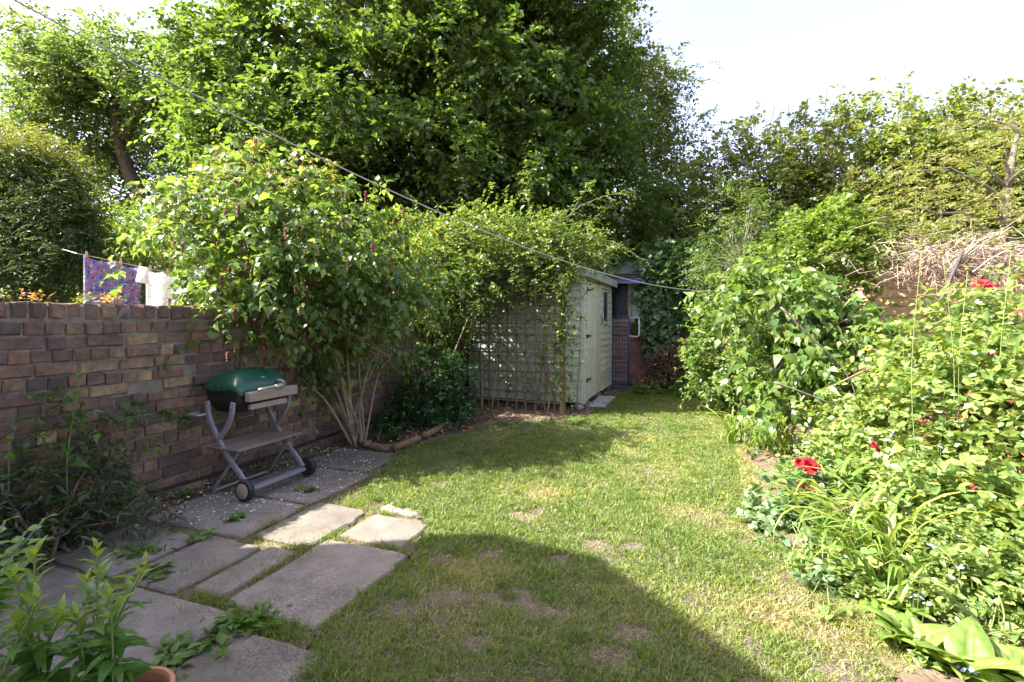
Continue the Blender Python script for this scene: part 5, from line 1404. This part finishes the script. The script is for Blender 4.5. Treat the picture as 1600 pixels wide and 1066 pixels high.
def daylily(label, spots, n, Lm, lean=None):
    base = np.mean([gp(*p) for p in spots], 0)
    t = thing('daylily_clump', label, 'daylily', base)
    for i in range(n):
        c = gp(*spots[rng.integers(len(spots))]) - base + np.array([rng.normal(0, .05), rng.normal(0, .05), -.005])
        o = obj('blade', bmesh_l[rng.integers(6)], None, t, c); s = Lm * rng.uniform(.55, 1.15)
        o.scale = (s, s * rng.uniform(.8, 1.2), s); a = rng.random() * 2 * math.pi
        if lean is not None and rng.random() < .55: a = lean + rng.normal(0, .7)
        o.rotation_euler = (rng.normal(0, .1), 0, a)
    return t
daylily('pale green daylily clump at the far lawn edge under the bushy shrub', [(1145, 695), (1175, 700), (1205, 706), (1235, 712)], 150, .62)
daylily('yellow-green daylily clump arching over the lawn beside the dark red rose', [(1310, 870), (1340, 890), (1365, 910), (1295, 840), (1390, 880)], 110, .72, lean=math.pi)
daylily('narrow young daylily tuft between the rose and the puckered rosettes', [(1400, 960), (1430, 940)], 26, .6, lean=math.pi)

# puckered big leaves in the corner, each a part
def big_leaf_mesh(seed):
    r = np.random.default_rng(seed); nu, nv = 25, 13; V = []; Fc = []
    for i in range(nu):
        t = i / (nu - 1); w = .33 * (math.sin(math.pi * min(1, t * 1.02) ** .75) ** .8 if 0 < t < 1 else .02)
        for j in range(nv):
            s = j / (nv - 1) * 2 - 1
            x = s * w; z = .10 * s * s * w - .42 * t ** 2.5 + .014 * math.sin(26 * t - 5 * abs(s)) * (1 - abs(s) ** 3) * math.sin(math.pi * t) + .018 * math.sin(4 * s + 7 * t + seed) - .07 * max(0, 1 - abs(s) * 3) * math.sin(math.pi * t) - .05 * s * s + .05 * abs(s) * w
            V.append((x, t, z))
    for i in range(nu - 1):
        for j in range(nv - 1): Fc.append((i * nv + j, i * nv + j + 1, (i + 1) * nv + j + 1, (i + 1) * nv + j))
    return mesh_np('big_leaf', np.array(V), np.array(Fc), smooth=True, mat=M['big_leaf'])
blm = [big_leaf_mesh(s) for s in range(4)]
def rosette(label, base, n, size, dirs=None):
    t = thing('foxglove_rosette', label, 'plant', base)
    for i in range(n):
        a = 2.4 * i + rng.normal(0, .2); el = rng.uniform(.35, 1.15)
        o = obj('leaf', blm[i % 4], None, t, (.02 * math.cos(a), .02 * math.sin(a), .02 + .01 * i / n)); s = size * rng.uniform(.6, 1.15)
        o.scale = (s, s, s); o.rotation_mode = 'XYZ'
        o.rotation_euler = (el, rng.normal(0, .15), a)
    g = Geo(); g.tube([(0, 0, -.01), (0, 0, .05)], .015, 8); obj('crown', g.mesh('cr', M['stem']), None, t)
rosette('rosette of large puckered yellow-green leaves beside the lawn in the border corner', gp(1425, 1020), 14, .19)
rosette('big puckered rosette by the fine-leaved plant with blue flowers', gp(1500, 1060), 15, .20)
rosette('small puckered rosette under the honeysuckle', gp(1600, 1075), 13, .20)
rosette('young puckered rosette at the lawn edge between the lilies and seedlings', gp(1390, 960), 11, .16)

bush('corner_fill', 'small fresh leaves growing up between the puckered rosettes', 'plant', gp(1520, 1040), [B(1480, 990, 2.1, 60, 25, .2), B(1560, 1000, 2.05, 60, 30, .2), B(1620, 1020, 2.0, 50, 40, .2), B(1450, 1050, 1.85, 30, 15, .1), B(1540, 1060, 1.85, 50, 18, .12), B(1400, 1000, 2.1, 25, 14, .1)], 110, .08, 5, 6, .034, .10, T_O, 'honey', 180, 'stem', 6, .003, lo=.2, zmin=.015, nvar=.9)
# blue forget-me-nots
def forget_mesh(seed):
    r = np.random.default_rng(seed); g = Geo()
    for k in range(5):
        c = r.normal(0, .012, 3); c[2] = abs(c[2]) * .5
        pts = []; 
        V = [c]; 
        for q in range(10):
            a = 2 * math.pi * q / 10; rr = .0065 if q % 2 == 0 else .0038
            V.append(c + np.array([rr * math.cos(a), rr * math.sin(a), .0015]))
        g.add(V, [(0, 1 + q, 1 + (q + 1) % 10) for q in range(10)])
    return g.mesh('fm', M['blue_flower'])
fmm = [forget_mesh(s) for s in range(3)]
ft = thing('forget_me_nots', 'tiny pale blue flowers dotted through the border corner', 'flowers', gp(1500, 990))
b0 = np.array(ft.location)
for (px, py, Yq) in ((1458, 855, 2.2), (1500, 890, 2.1), (1494, 907, 2.1), (1428, 935, 2.0), (1438, 905, 2.05), (1446, 940, 2.0), (1508, 1047, 1.75), (1520, 1050, 1.75), (1530, 1053, 1.74), (1340, 820, 2.6), (1540, 1035, 1.8), (1470, 700, 2.8), (1385, 690, 3.2), (1395, 680, 3.3)):
    p = pp(px, py, Yq); o = obj('flower', fmm[rng.integers(3)], None, ft, p - b0); o.rotation_euler = (.6, 0, rng.random() * 6); o.scale = (1.3,) * 3
    obj('stem', Geo().tube([p - b0, (p[0] - b0[0] + .02, p[1] - b0[1] + .05, -.0)], [.0012, .002], 5).mesh('fs', M['stem']), None, ft)

# roses
def rose_head(parent, c, r, mat, seed):
    rr = np.random.default_rng(seed); pos = []; d = []; n = []; s = []
    ax = unit(np.array([-.35 + .2 * rr.standard_normal(), -.75, .6])); e1 = unit(np.cross(ax, UP)); e2 = np.cross(ax, e1)
    for j, (k, el, sz) in enumerate(((6, .05, 1.0), (6, .45, .95), (6, .85, .8), (5, 1.15, .62), (3, 1.4, .45))):
        for q in range(k):
            a = 2 * math.pi * (q / k + .13 * j) + rr.normal(0, .18); out = math.cos(a) * e1 + math.sin(a) * e2; el_ = el + rr.normal(0, .12)
            dv = out * math.cos(el_) + ax * math.sin(el_)
            pos.append(c + dv * r * .1); d.append(dv); n.append(ax * math.cos(el_) - out * math.sin(el_) + .25 * rr.standard_normal(3)); s.append(r * sz * (.8 + .4 * rr.random()))
    leaf_parts((np.array(pos), np.array(d), np.array(n), np.array(s)), T_PET, mat, parent, 'petal')
T_PET = oval(.42, .46, .22, .12, .3, .75)
base = gp(1275, 812)
t = thing('rose_bush', 'low rose with a dark crimson bloom beside the daylilies', 'rose', base)
rose_head(t, pp(1266, 728, 3.1), .055, M['rose'], 1); rose_head(t, pp(1250, 724, 3.15), .036, M['rose'], 2)
for (px, py, r) in ((1248, 757, .016), (1257, 762, .014), (1270, 765, .015), (1365, 695, .018), (1372, 704, .016)):
    rose_head(t, pp(px, py, 3.1), r, M['rose'], int(px))
stems(t, [base, base, base + np.array([.3, 0, 0])], [pp(1266, 730, 3.1), pp(1252, 760, 3.1), pp(1368, 700, 3.1)], .006, .003, M['stem'], bulge=.02)
L1, c1, _ = crown([B(1285, 770, 3.2, 40, 30, .2)], 20, .1, 4, 7, .05, .15, lo=.2); foliage('foliage', T_O, L1, M['dark_leaf'], t)
base = gp(1560, 770)
t = thing('tall_rose', 'tall rose stem with a scarlet bloom in front of the dead vine', 'rose', base)
rose_head(t, pp(1533, 446, 3.7), .05, M['pink_rose'], 5); rose_head(t, pp(1546, 447, 3.75), .04, M['pink_rose'], 6)
stems(t, [base], [pp(1535, 450, 3.72)], .008, .004, M['stem'], bulge=.0)
L1 = sprays(np.array([pp(1545 + rng.normal(0, 22), rng.uniform(440, 560), 3.75) for _ in range(26)]), rng.standard_normal((26, 3)), .18, 7, .055, .4)
foliage('foliage', T_O, L1, M['rose_leaf'], t)

# poppy seed heads on thin stalks
for i, (px, py, by, lab) in enumerate(((1473, 395, 840, 'tall thin stalk with a round green seed head beside the dark branch prop'), (1440, 388, 850, 'thin stalk with a green seed head above the fence boards'), (1580, 388, 850, 'thin stalk with a green seed head near the scarlet rose'), (1512, 420, 840, 'thin stalk with a pale flat seed head over the dead vine'))):
    b_ = gp(px - 10 + 20 * rng.random(), by); t = thing('seed_stalk', lab, 'stalk', b_)
    e = pp(px, py, b_[1] + .1) - b_
    obj('stalk', Geo().tube(curve([(0, 0, 0), e * .5 + np.array([rng.choice([-1, 1]) * .07, 0, .05]), e], 6), np.linspace(.003, .002, 13), 6).mesh('stk', M['stem'], smooth=True), None, t)
    obj('seed_head', Geo().lathe([(.003, -.014), (.012, -.008), (.015, 0), (.012, .009), (.018, .012), (.016, .015), (.0, .017)], 12).mesh('sd', M['stem'], smooth=True), None, t, e)

# ================================================================ left foreground
# dusky elder against the wall
base = gp(70, 885)
t = thing('dusky_elder', 'dark dusky lacy-leaved shrub in the shade at the foot of the wall', 'shrub', base)
bl = [B(50, 810, 2.75, 75, 50, .26), B(10, 750, 2.85, 40, 40, .2), B(130, 840, 2.8, 65, 35, .25), B(160, 775, 3.1, 35, 35, .18), B(65, 700, 2.95, 30, 30, .15), B(-60, 780, 2.6, 80, 100, .3), B(120, 720, 3.05, 25, 30, .12)]
L1, c1, _ = crown(bl, 80, .12, 7, 11, .06, .22, lo=.3, zmin=.03, droop=.45, spread=1.0, keep=inwall)
near, rest_ = split_near(L1, 300); leaf_parts(near, T_L, M['elder'], t); foliage('foliage', T_L, rest_, M['elder'], t)
stems(t, [base + np.array([rng.normal(0, .07), rng.normal(0, .05), 0]) for _ in range(9)], [c1[i] for i in rng.choice(len(c1), 9)], .010, .004, M['bark'])
# straggly green climber on the wall above it
base = gp(150, 835)
t = thing('wall_straggler', 'straggly light green climber scrambling thinly up the brick wall', 'climber', base)
def on_wall(px, py, off):
    s = (px - 800) / F; k_ = np.linalg.solve(np.array([[W[0], -s], [W[1], -1]]), -WALL0[:2]); q = WALL0 + W * k_[0]; q[2] = H - (py - HZ) * q[1] / F
    return q + N * off
cs = np.array([on_wall(x_, y_, .06 + .1 * rng.random()) for x_, y_ in [(40, 650), (60, 660), (90, 640), (105, 690), (140, 650), (160, 660), (172, 640), (150, 700), (175, 720), (190, 690), (130, 730), (165, 760), (80, 700), (50, 710), (20, 670), (195, 650), (185, 740), (110, 660), (70, 620), (30, 630), (200, 770), (145, 780)]])
cs = np.repeat(cs, 4, 0) + rng.normal(0, .04, (len(cs) * 4, 3)) * np.array([1, 1, 1])
L1 = sprays(cs, unit(N + .8 * rng.standard_normal(cs.shape)), .16, 7, .055, .5)
foliage('foliage', T_L, sub(L1, np.arange(len(L1[0])) % 3 > 0), M['elder'], t); leaf_parts(sub(L1, np.arange(len(L1[0])) % 3 == 0), T_OV, M['weed'], t)
stems(t, [base + W * x_ for x_ in (-.2, 0, .1, -.1)], [cs[4], cs[24], cs[40], cs[60]], .006, .003, M['bark'], bulge=.02)
# light green saplings growing through it
def stalk_plant(name, label, cat, base, top, nn_, leaf, T, mat, tipmat=None, bend=.03, r=.004, whorl=2, hang=.1, group=None):
    t = thing(name, label, cat, base, 0, group)
    return stalk_into(t, base, top, nn_, leaf, T, mat, tipmat, bend, r, whorl, hang)
def stalk_into(t, base, top, nn_, leaf, T, mat, tipmat=None, bend=.03, r=.004, whorl=2, hang=.1, lo=.12):
    loc = np.array(t.location); base = np.array(base, float); top = np.array(top, float)
    m = (base + top) / 2 + rng.normal(0, bend, 3) * np.array([1, 1, .2])
    p = curve([base, m, top], 10); k = len(p)
    obj('stem', Geo().tube(p - loc, np.linspace(r, r * .5, k), 6).mesh('stem', M['stem'], smooth=True), None, t)
    pos, d, n, s = [], [], [], []; tp = []
    ax = unit(top - base)
    for i in range(nn_):
        u = lo + (1 - lo) * (i / (nn_ - 1)) ** .9; q = p[min(k - 1, int(u * (k - 1)))]
        for w in range(whorl):
            a = 2.4 * i + w * 2 * math.pi / whorl + rng.normal(0, .25)
            out = np.array([math.cos(a), math.sin(a), 0]); rise = .25 + 1.6 * max(0, u - .72) / .28 - hang * (1 - u)
            dv = unit(out + UP * rise); pos.append(q); d.append(dv); n.append(unit(UP - out * .4 * rise + .15 * rng.standard_normal(3)))
            s.append(leaf * (1.05 - .55 * max(0, u - .55) / .45) * rng.uniform(.8, 1.15)); tp.append(u > .86)
    L = (np.array(pos), np.array(d), np.array(n), np.array(s)); tp = np.array(tp)
    leaf_parts(sub(L, ~tp), T, M[mat], t); leaf_parts(sub(L, tp), T, M[tipmat or mat], t)
    return t
stalk_plant('wall_sapling', 'light green seedling standing above the dusky shrub against the wall', 'sapling', gp(112, 850), pp(124, 592, 2.95), 10, .125, T_OV, 'weed', 'shrub', r=.006)
stalk_plant('wall_sapling', 'pale broad-leaved shoot at the outer edge of the dusky shrub', 'sapling', gp(10, 880), pp(14, 690, 2.6), 7, .11, T_OV, 'weed', r=.005)
stalk_plant('wall_sapling', 'small green shoot between the dusky shrub and barbecue', 'sapling', gp(190, 800), pp(178, 690, 3.15), 6, .07, T_OV, 'weed', r=.004)
# little fern-like weeds growing from the wall joints
for (px, py, lab) in ((258, 643, 'small bright weed growing out of the wall beside the barbecue handle'), (285, 650, 'tiny weed sprouting from a wall joint near the barbecue')):
    s = (px - 800) / F; k_ = np.linalg.solve(np.array([[W[0], -s], [W[1], -1]]), -WALL0[:2])
    q = WALL0 + W * k_[0]; q[2] = H - (py - HZ) * q[1] / F
    t = thing('wall_weed', lab, 'weed', q + N * .005)
    L = sprays(np.array([q + N * .004] * 4), unit(N + .6 * rng.standard_normal((4, 3))), .10, 7, .035, .4)
    leaf_parts(L, T_O, M['weed'], t)
    obj('stem', Geo().tube([(0, 0, 0), tuple(N * .05 + UP * .01)], .002, 5).mesh('ws', M['stem']), None, t)
# orange stonecrop on the wall top
for (px, lab) in ((58, 'reddish stonecrop tuft on the wall top beside the cypress'), (140, 'yellow stonecrop tuft on the wall top under the floral cloth'), (178, 'orange stonecrop tuft on the wall top between the laundry pieces'), (196, 'amber stonecrop tuft on the wall top below the white shirt'), (8, 'green-gold stonecrop tuft on the wall top at the cypress foot')):
    s = (px - 800) / F; k_ = np.linalg.solve(np.array([[W[0], -s], [W[1], -1]]), -WALL0[:2])
    q = WALL0 + W * k_[0] - N * .08; q[2] = 1.475
    t = thing('stonecrop', lab, 'plant', q)
    L = sprays(q + rng.normal(0, .03, (9, 3)) * np.array([1, 1, 0]), unit(UP + .5 * rng.standard_normal((9, 3))), .07, 7, .026, .1)
    foliage('foliage', T_O, L, M['gold'] if px not in (58, 178) else M['autumn'], t, kind=None)

T_W = oval(.15, .125, .05, -.18)
# willow-leaved pot plants
def pot(t, c, R, hgt):
    loc = np.array(t.location); o3 = c - loc
    obj('pot', Geo().lathe([(.0, .0), (R * .68, .0), (R * .9, hgt - .05), (R * .9, hgt - .052), (R * 1.0, hgt - .048), (R * 1.02, hgt - .01), (R * .99, hgt), (R * .90, hgt), (R * .87, hgt - .01), (R * .85, hgt - .04)], 40, tuple(o3)).mesh('pot', M['terracotta'], smooth=False, bevel=0), None, t)
    obj('potting_soil', Geo().lathe([(R * .87, hgt - .035), (R * .5, hgt - .028), (.0, hgt - .025)], 24, tuple(o3)).mesh('ps', M['soil']), None, t)
pc = np.array([-1.14, 1.43, .03])
t = thing('potted_plant', 'willow-leaved plant growing in a terracotta pot whose rim shows beside the paving', 'potted plant', pc)
pot(t, pc, .118, .212)
for (bx, by, px, py, Yq) in ((.03, .02, 226, 885, 1.45), (-.06, .0, 152, 858, 1.43), (-.02, -.04, 172, 930, 1.38), (-.04, .05, 135, 905, 1.5), (-.07, -.03, 120, 960, 1.36)):
    stalk_into(t, pc + np.array([bx, by, .15]), pp(px, py, Yq), 19, .098, T_W, 'pot_leaf', 'pot_tip', r=.0042, whorl=2, hang=.35)
pc2 = np.array([-1.40, 1.37, .03])
t = thing('potted_plant', 'willow-leaved plant in the pot next to the spurge', 'potted plant', pc2)
pot(t, pc2, .13, .17)
for (bx, by, px, py, Yq) in ((.05, .03, 55, 868, 1.42), (.06, -.04, 60, 935, 1.34), (-.02, .05, 22, 900, 1.46), (.0, -.05, 30, 970, 1.32), (.08, .02, 95, 960, 1.36)):
    stalk_into(t, pc2 + np.array([bx, by, .13]), pp(px, py, Yq), 19, .105, T_W, 'pot_leaf', 'pot_tip', r=.0045, whorl=2, hang=.35)
# spurge
sb = np.array([-1.98, 1.72, 0])
t = thing('spurge', 'pale lime spurge with fleshy bracts rising behind the pots', 'spurge', sb)
for (px, py, Yq) in ((68, 812, 1.75), (40, 832, 1.72), (8, 815, 1.74), (62, 848, 1.7), (20, 870, 1.66), (-20, 830, 1.7), (45, 875, 1.62), (5, 890, 1.6), (30, 850, 1.7)):
    e = pp(px, py, Yq)
    p = curve([sb + rng.normal(0, .03, 3) * np.array([1, 1, 0]), (sb + e) / 2 + np.array([-.03, 0, .08]), e], 6)
    obj('stem', Geo().tube(p - sb, np.linspace(.005, .003, len(p)), 6).mesh('ss', M['sage_stem'], smooth=True), None, t)
    pos = []; d = []; n = []; s = []
    for j in range(13):
        u = 1 - .045 * j; q = p[min(len(p) - 1, int(u * (len(p) - 1)))] + (e - p[-4]) * 0
        a = 2.4 * j; out = np.array([math.cos(a), math.sin(a), .0]); pos.append(q - UP * .006 * j); d.append(unit(out + UP * (.6 - .05 * j))); n.append(UP - out * .3); s.append(.055 + .0025 * j)
    leaf_parts((np.array(pos), np.array(d), np.array(n), np.array(s)), T_OV, M['spurge'], t)

# ================================================================ grass, weeds, litter
pts_ = []
for (lo_, hi_, dens) in ((.55, 2.6, 17000), (2.6, 3.8, 13000), (3.8, 5.5, 9000), (5.5, 10.2, 5200)):
    n_ = int((hi_ - lo_) * 6.6 * dens)
    x = rng.uniform(-1.6, 5.0, n_); y = rng.uniform(lo_, hi_, n_)
    wob = .035 * (vnoise(x, y, 18) - .5) * 2
    m = inpoly(x + wob, y + wob, LAWN); pts_.append(np.stack([x[m], y[m]], -1))
pts_ = np.concatenate(pts_)
x, y = pts_[:, 0], pts_[:, 1]
dry = np.clip((vnoise(x, y, 1.3) * .5 + vnoise(x, y, 4.1) * .35 + vnoise(x, y, 11) * .25) - .47, 0, 1) * 2.0
bare = np.clip(vnoise(x + 9, y, 6.5) * .6 + vnoise(x, y + 4, 14) * .4 - .74, 0, 1) * 5.0
for (px, py, r, k) in ((720, 905, .22, .75), (690, 950, .14, .6), (775, 880, .15, .6), (640, 900, .10, .4), (855, 772, .2, .8), (1090, 812, .22, .8), (1020, 770, .15, .4), (1170, 840, .16, .7), (1240, 960, .22, .6), (1165, 720, .18, .5), (1300, 1010, .25, .8), (700, 975, .14, .6), (560, 1010, .15, .5)):
    c = gp(px, py); dd_ = np.hypot(x - c[0], (y - c[1])) / r
    dry += k * np.exp(-dd_ ** 2) * (.5 + vnoise(x, y, 9))
for (px, py, r, k) in ((930, 858, .06, 1), (820, 812, .07, 1), (845, 962, .06, 1), (990, 996, .06, 1), (700, 945, .09, 1), (790, 940, .06, 1), (770, 870, .06, .9), (985, 860, .05, .9), (960, 1035, .06, .8), (810, 940, .06, .8), (760, 690, .15, .8), (870, 880, .05, .8), (690, 880, .06, .8), (620, 960, .05, .8), (740, 1010, .05, .8), (1050, 700, .05, .6)):
    c = gp(px, py); dd_ = np.hypot((x - c[0]) * .8, (y - c[1]) * 1.1) / r
    bare += 2.3 * k * np.exp(-dd_ ** 2) * (.2 + .7 * vnoise(x, y, 22) + .9 * vnoise(x, y, 47))
m = rng.random(len(x)) > np.clip(bare, 0, .96)
# longer, denser along the slab edges, thin under the shrub shade
x, y, dry = x[m], y[m], dry[m]
n_ = len(x)
h_ = (.014 + .022 * rng.random(n_)) * (.55 + .55 * vnoise(x, y, 3.3) + .7 * vnoise(x, y, 14) ** 2) * (1 - .3 * np.clip(dry, 0, 1))
w_ = .0019 + .0015 * rng.random(n_) + .00055 * np.maximum(0, y - 2)
rn = np.clip(.04 + .48 * dry * (.4 + rng.random(n_)) + .26 * rng.random(n_) + .14 * (rng.random(n_) < .10) * 2, 0, 1)
def blades(x, y, z, h_, w_, rn, name, lean=.55, parent=None, loc=None):
    n_ = len(x); a = rng.random(n_) * 2 * np.pi; b = rng.random(n_) * 2 * np.pi
    side = np.stack([np.cos(a), np.sin(a), np.zeros(n_)], -1); ld = np.stack([np.cos(b), np.sin(b), np.zeros(n_)], -1) * (lean * (.3 + rng.random((n_, 1)) * 1.3))
    p0 = np.stack([x, y, z], -1)
    if loc is not None: p0 = p0 - loc
    hh = h_[:, None]; ww = w_[:, None]
    mid = p0 + ld * hh * .35 + UP * hh * .6; tip = p0 + ld * hh * 1.1 + UP * hh * .9
    V = np.stack([p0 - side * ww, p0 + side * ww, mid + side * ww * .8, mid - side * ww * .8, tip], 1).reshape(-1, 3)
    k = (np.arange(n_) * 5)[:, None, None]
    Fc = (k + np.array([(0, 1, 2), (0, 2, 3), (3, 2, 4)])[None]).reshape(-1, 3)
    return obj(name, mesh_np(name, V, Fc, np.repeat(rn, 5), mat=M['grass']), None, parent)
# fringe of dry grass running out past the lawn edge
k = 26000
tuf = np.stack([rng.uniform(-1.4, 4, 420), rng.uniform(.8, 7, 420)], -1); tuf = tuf[inpoly(tuf[:, 0], tuf[:, 1], LAWN)]
tc = np.repeat(tuf, 70, 0) + rng.normal(0, .035, (len(tuf) * 70, 2)) * np.repeat(.5 + rng.random((len(tuf), 1)), 70, 0)
x = np.r_[x, tc[:, 0]]; y = np.r_[y, tc[:, 1]]; kk = len(tc); h_ = np.r_[h_, .022 + .03 * rng.random(kk)]; w_ = np.r_[w_, .0018 + .0005 * np.maximum(0, tc[:, 1] - 2)]; rn = np.r_[rn, .22 * rng.random(kk)]
# flattened dead blades and stubble over the worn spots
db = []
for (px, py, r) in ((930, 858, .07), (820, 812, .08), (845, 962, .08), (990, 996, .08), (700, 945, .12), (790, 940, .09), (770, 870, .09), (720, 905, .2), (690, 880, .12), (620, 960, .08), (740, 1010, .08), (960, 1035, .08), (1090, 812, .16), (855, 772, .14), (760, 690, .15)):
    c = gp(px, py); db.append(c[:2] + rng.normal(0, r * .75, (int(2200 * r / .1 * .15), 2)))
db = np.concatenate(db); db = db[inpoly(db[:, 0], db[:, 1], LAWN)]; kk = len(db)
x = np.r_[x, db[:, 0]]; y = np.r_[y, db[:, 1]]; h_ = np.r_[h_, .006 + .018 * rng.random(kk) ** 2]; w_ = np.r_[w_, .0014 + .0005 * np.maximum(0, db[:, 1] - 2)]; rn = np.r_[rn, np.clip(rng.normal(.72, .25, kk), 0, 1)]
ef = np.array([gp(*p)[:2] for p in lawn_px])
sg = rng.integers(0, len(ef) - 1, k); tt = rng.random((k, 1)); pf = ef[sg] * (1 - tt) + ef[sg + 1] * tt + np.stack([rng.gamma(1.2, .06, k), rng.normal(0, .03, k)], -1)
pf = pf[(vnoise(pf[:, 0], pf[:, 1], 6) + .3 * rng.random(k)) > .55]; k = len(pf)
x = np.r_[x, pf[:, 0]]; y = np.r_[y, pf[:, 1]]; h_ = np.r_[h_, .015 + .03 * rng.random(k)]; w_ = np.r_[w_, .0018 + .0005 * np.maximum(0, pf[:, 1] - 2)]; rn = np.r_[rn, np.clip(rng.normal(.6, .25, k), 0, 1)]
go = blades(x, y, lawn_z(x, y) - .003, h_, w_, rn, 'grass', .85)
tag(go, 'patchy mown grass with dry straw-coloured patches covering the lawn', 'grass', None, 'stuff')

# straw and dead grass lying on the lawn
n_ = 9000
x = rng.uniform(-1.4, 4.2, n_); y = rng.uniform(.9, 7, n_); m = inpoly(x, y, LAWN); x, y = x[m], y[m]
keep = rng.random(len(x)) < np.clip(.25 + 1.2 * (vnoise(x, y, 1.3) - .4), .08, 1); x, y = x[keep], y[keep]
n_ = len(x); a = rng.random(n_) * 6.28
pos = np.stack([x, y, lawn_z(x, y) + .008 + .012 * rng.random(n_)], -1)
V, Fc, r_ = leaf_geo(T_N, pos, np.stack([np.cos(a), np.sin(a), .25 * rng.standard_normal(n_)], -1), UP + .3 * rng.standard_normal((n_, 3)), .022 + .03 * rng.random(n_))
V = V.reshape(n_, 4, 3); mid = (V[:, 1] + V[:, 3]) / 2; V[:, 1] = mid + (V[:, 1] - mid) * .22; V[:, 3] = mid + (V[:, 3] - mid) * .22
st_ = obj('straw', mesh_np('straw', V.reshape(-1, 3), Fc, r_, mat=M['straw']))
tag(st_, 'loose dead grass stalks lying over the lawn', 'straw', None, 'stuff')

# grass in the paving joints: tufts one can count
tuft_px = [(440, 826), (425, 832), (330, 885), (312, 893), (395, 905), (445, 870), (470, 868), (420, 890), (296, 945), (320, 955), (345, 960), (520, 838), (555, 790), (548, 800), (505, 852), (470, 800), (400, 822), (612, 862), (395, 975), (445, 985), (430, 1000), (600, 808), (575, 780)]
for i, (px, py) in enumerate(tuft_px):
    c = gp(px, py); k = 90
    t = thing('grass_tuft', 'small grass tuft growing in a joint of the paving', 'grass tuft', c, 0, 'grass tufts in the paving joints')
    k = 260; xx = c[0] + rng.normal(0, .07, k); yy = c[1] + rng.normal(0, .05, k)
    m = np.ones(k, bool)
    for sl_ in slabs: m &= ~inpoly(xx, yy, sl_)
    m |= rng.random(k) < .06
    xx, yy = xx[m], yy[m]; k = len(xx)
    blades(xx, yy, np.zeros(k) + .004, .03 + .03 * rng.random(k), np.full(k, .002), .1 + .35 * rng.random(k), 'blades', .7, t, np.array(t.location))['kind'] = 'stuff'
# broad-leaved weeds
for (px, py, r, nl_, lab) in ((308, 850, .05, 3, 'single broad-leaved weed beside the damp slab'), (290, 1025, .12, 9, 'sprawling leafy weed between the lower slabs'), (395, 975, .12, 10, 'bushy weed at the corner of the large slab'), (262, 1045, .09, 6, 'leafy weed next to the terracotta pot'), (365, 815, .06, 5, 'tiny leafy weed on the slab before the barbecue'), (290, 712 + 66, .06, 5, 'leafy weed at the wall foot behind the barbecue'), (215, 870, .10, 8, 'low weeds at the dusky shrub edge'), (240, 905, .08, 7, 'creeping weed along the joint below the dusky shrub'), (480, 770, .05, 4, 'small weed near the barbecue wheel'), (375, 985, .08, 8, 'trailing weed at the foot of the large slab')):
    c = gp(px, py); t = thing('paving_weed', lab, 'weed', c)
    n_ = nl_ * 5; a = rng.random(n_) * 6.28
    pos = c + np.stack([rng.normal(0, r * .6, n_), rng.normal(0, r * .5, n_), .01 + .03 * rng.random(n_)], -1)
    leaf_parts((pos, np.stack([np.cos(a), np.sin(a), .3 + .4 * rng.random(n_)], -1), UP + .3 * rng.standard_normal((n_, 3)), .035 + .035 * rng.random(n_)), T_O, M['weed'], t)
    obj('stem', Geo().tube([(0, 0, 0), (.01, 0, .03)], .002, 5).mesh('pw', M['stem']), None, t)
# moss and fine grass filling the joints
n_ = 60000
x = rng.uniform(-2.9, .0, n_); y = rng.uniform(1.2, 5.2, n_)
m = inpoly(x, y, patio_poly)
for px in slabs: m &= ~inpoly(x, y, px)
m &= (vnoise(x, y, 5) > .35) & (x > -2.3)
x, y = x[m], y[m]; k = len(x)
jg = blades(x, y, np.zeros(k) + .004, .012 + .022 * rng.random(k), np.full(k, .0016), .05 + .4 * rng.random(k), 'joint_grass', .8)
tag(jg, 'moss and fine grass filling the joints between the slabs', 'moss', None, 'stuff')

def litter(name, label, cat, n_, sampler, mat, size, T, z=.012):
    x, y = sampler(n_); k = len(x); a = rng.random(k) * 6.28
    pos = np.stack([x, y, np.full(k, z) + .012 * rng.random(k)], -1)
    V, Fc, r = leaf_geo(T, pos, np.stack([np.cos(a), np.sin(a), .2 * rng.standard_normal(k)], -1), UP + .35 * rng.standard_normal((k, 3)), size * (.6 + .8 * rng.random(k)))
    o = obj(name, mesh_np(name, V, Fc, r, mat=mat)); tag(o, label, cat, None, 'stuff')
def s_poly(px):
    P = np.array([gp(*p)[:2] for p in px]); lo_, hi_ = P.min(0), P.max(0)
    def f(n):
        x = rng.uniform(lo_[0], hi_[0], n); y = rng.uniform(lo_[1], hi_[1], n); m = inpoly(x, y, P) & (vnoise(x, y, 3) > .35 * rng.random(n)); return x[m], y[m]
    return f
litter('fallen_petals', 'scattered pale fallen petals on the slabs around the barbecue', 'petals', 1150, s_poly([(200, 840), (230, 790), (480, 700), (570, 710), (600, 740), (470, 800), (300, 830)]), M['petal'], .015, T_R, .034)
litter('leaf_litter', 'dry brown leaves on the soil under the trellis', 'dead leaves', 3400, s_poly([(560, 700), (700, 640), (760, 630), (960, 615), (930, 655), (760, 672), (640, 705)]), M['litter'], .045, T_O, .03)
litter('leaf_litter', 'dry brown leaves on the bare border soil at the far lawn corner', 'dead leaves', 3000, s_poly([(960, 604), (1130, 600), (1150, 690), (1165, 770), (1250, 830), (1320, 1000), (1420, 1000), (1300, 760), (1200, 640), (1180, 600)]), M['litter'], .04, T_O, .03)
litter('leaf_litter', 'dry leaves and crumbs along the foot of the brick wall', 'dead leaves', 900, s_poly([(180, 830), (230, 780), (530, 680), (560, 700), (400, 750), (250, 810)]), M['litter'], .03, T_O, .02)
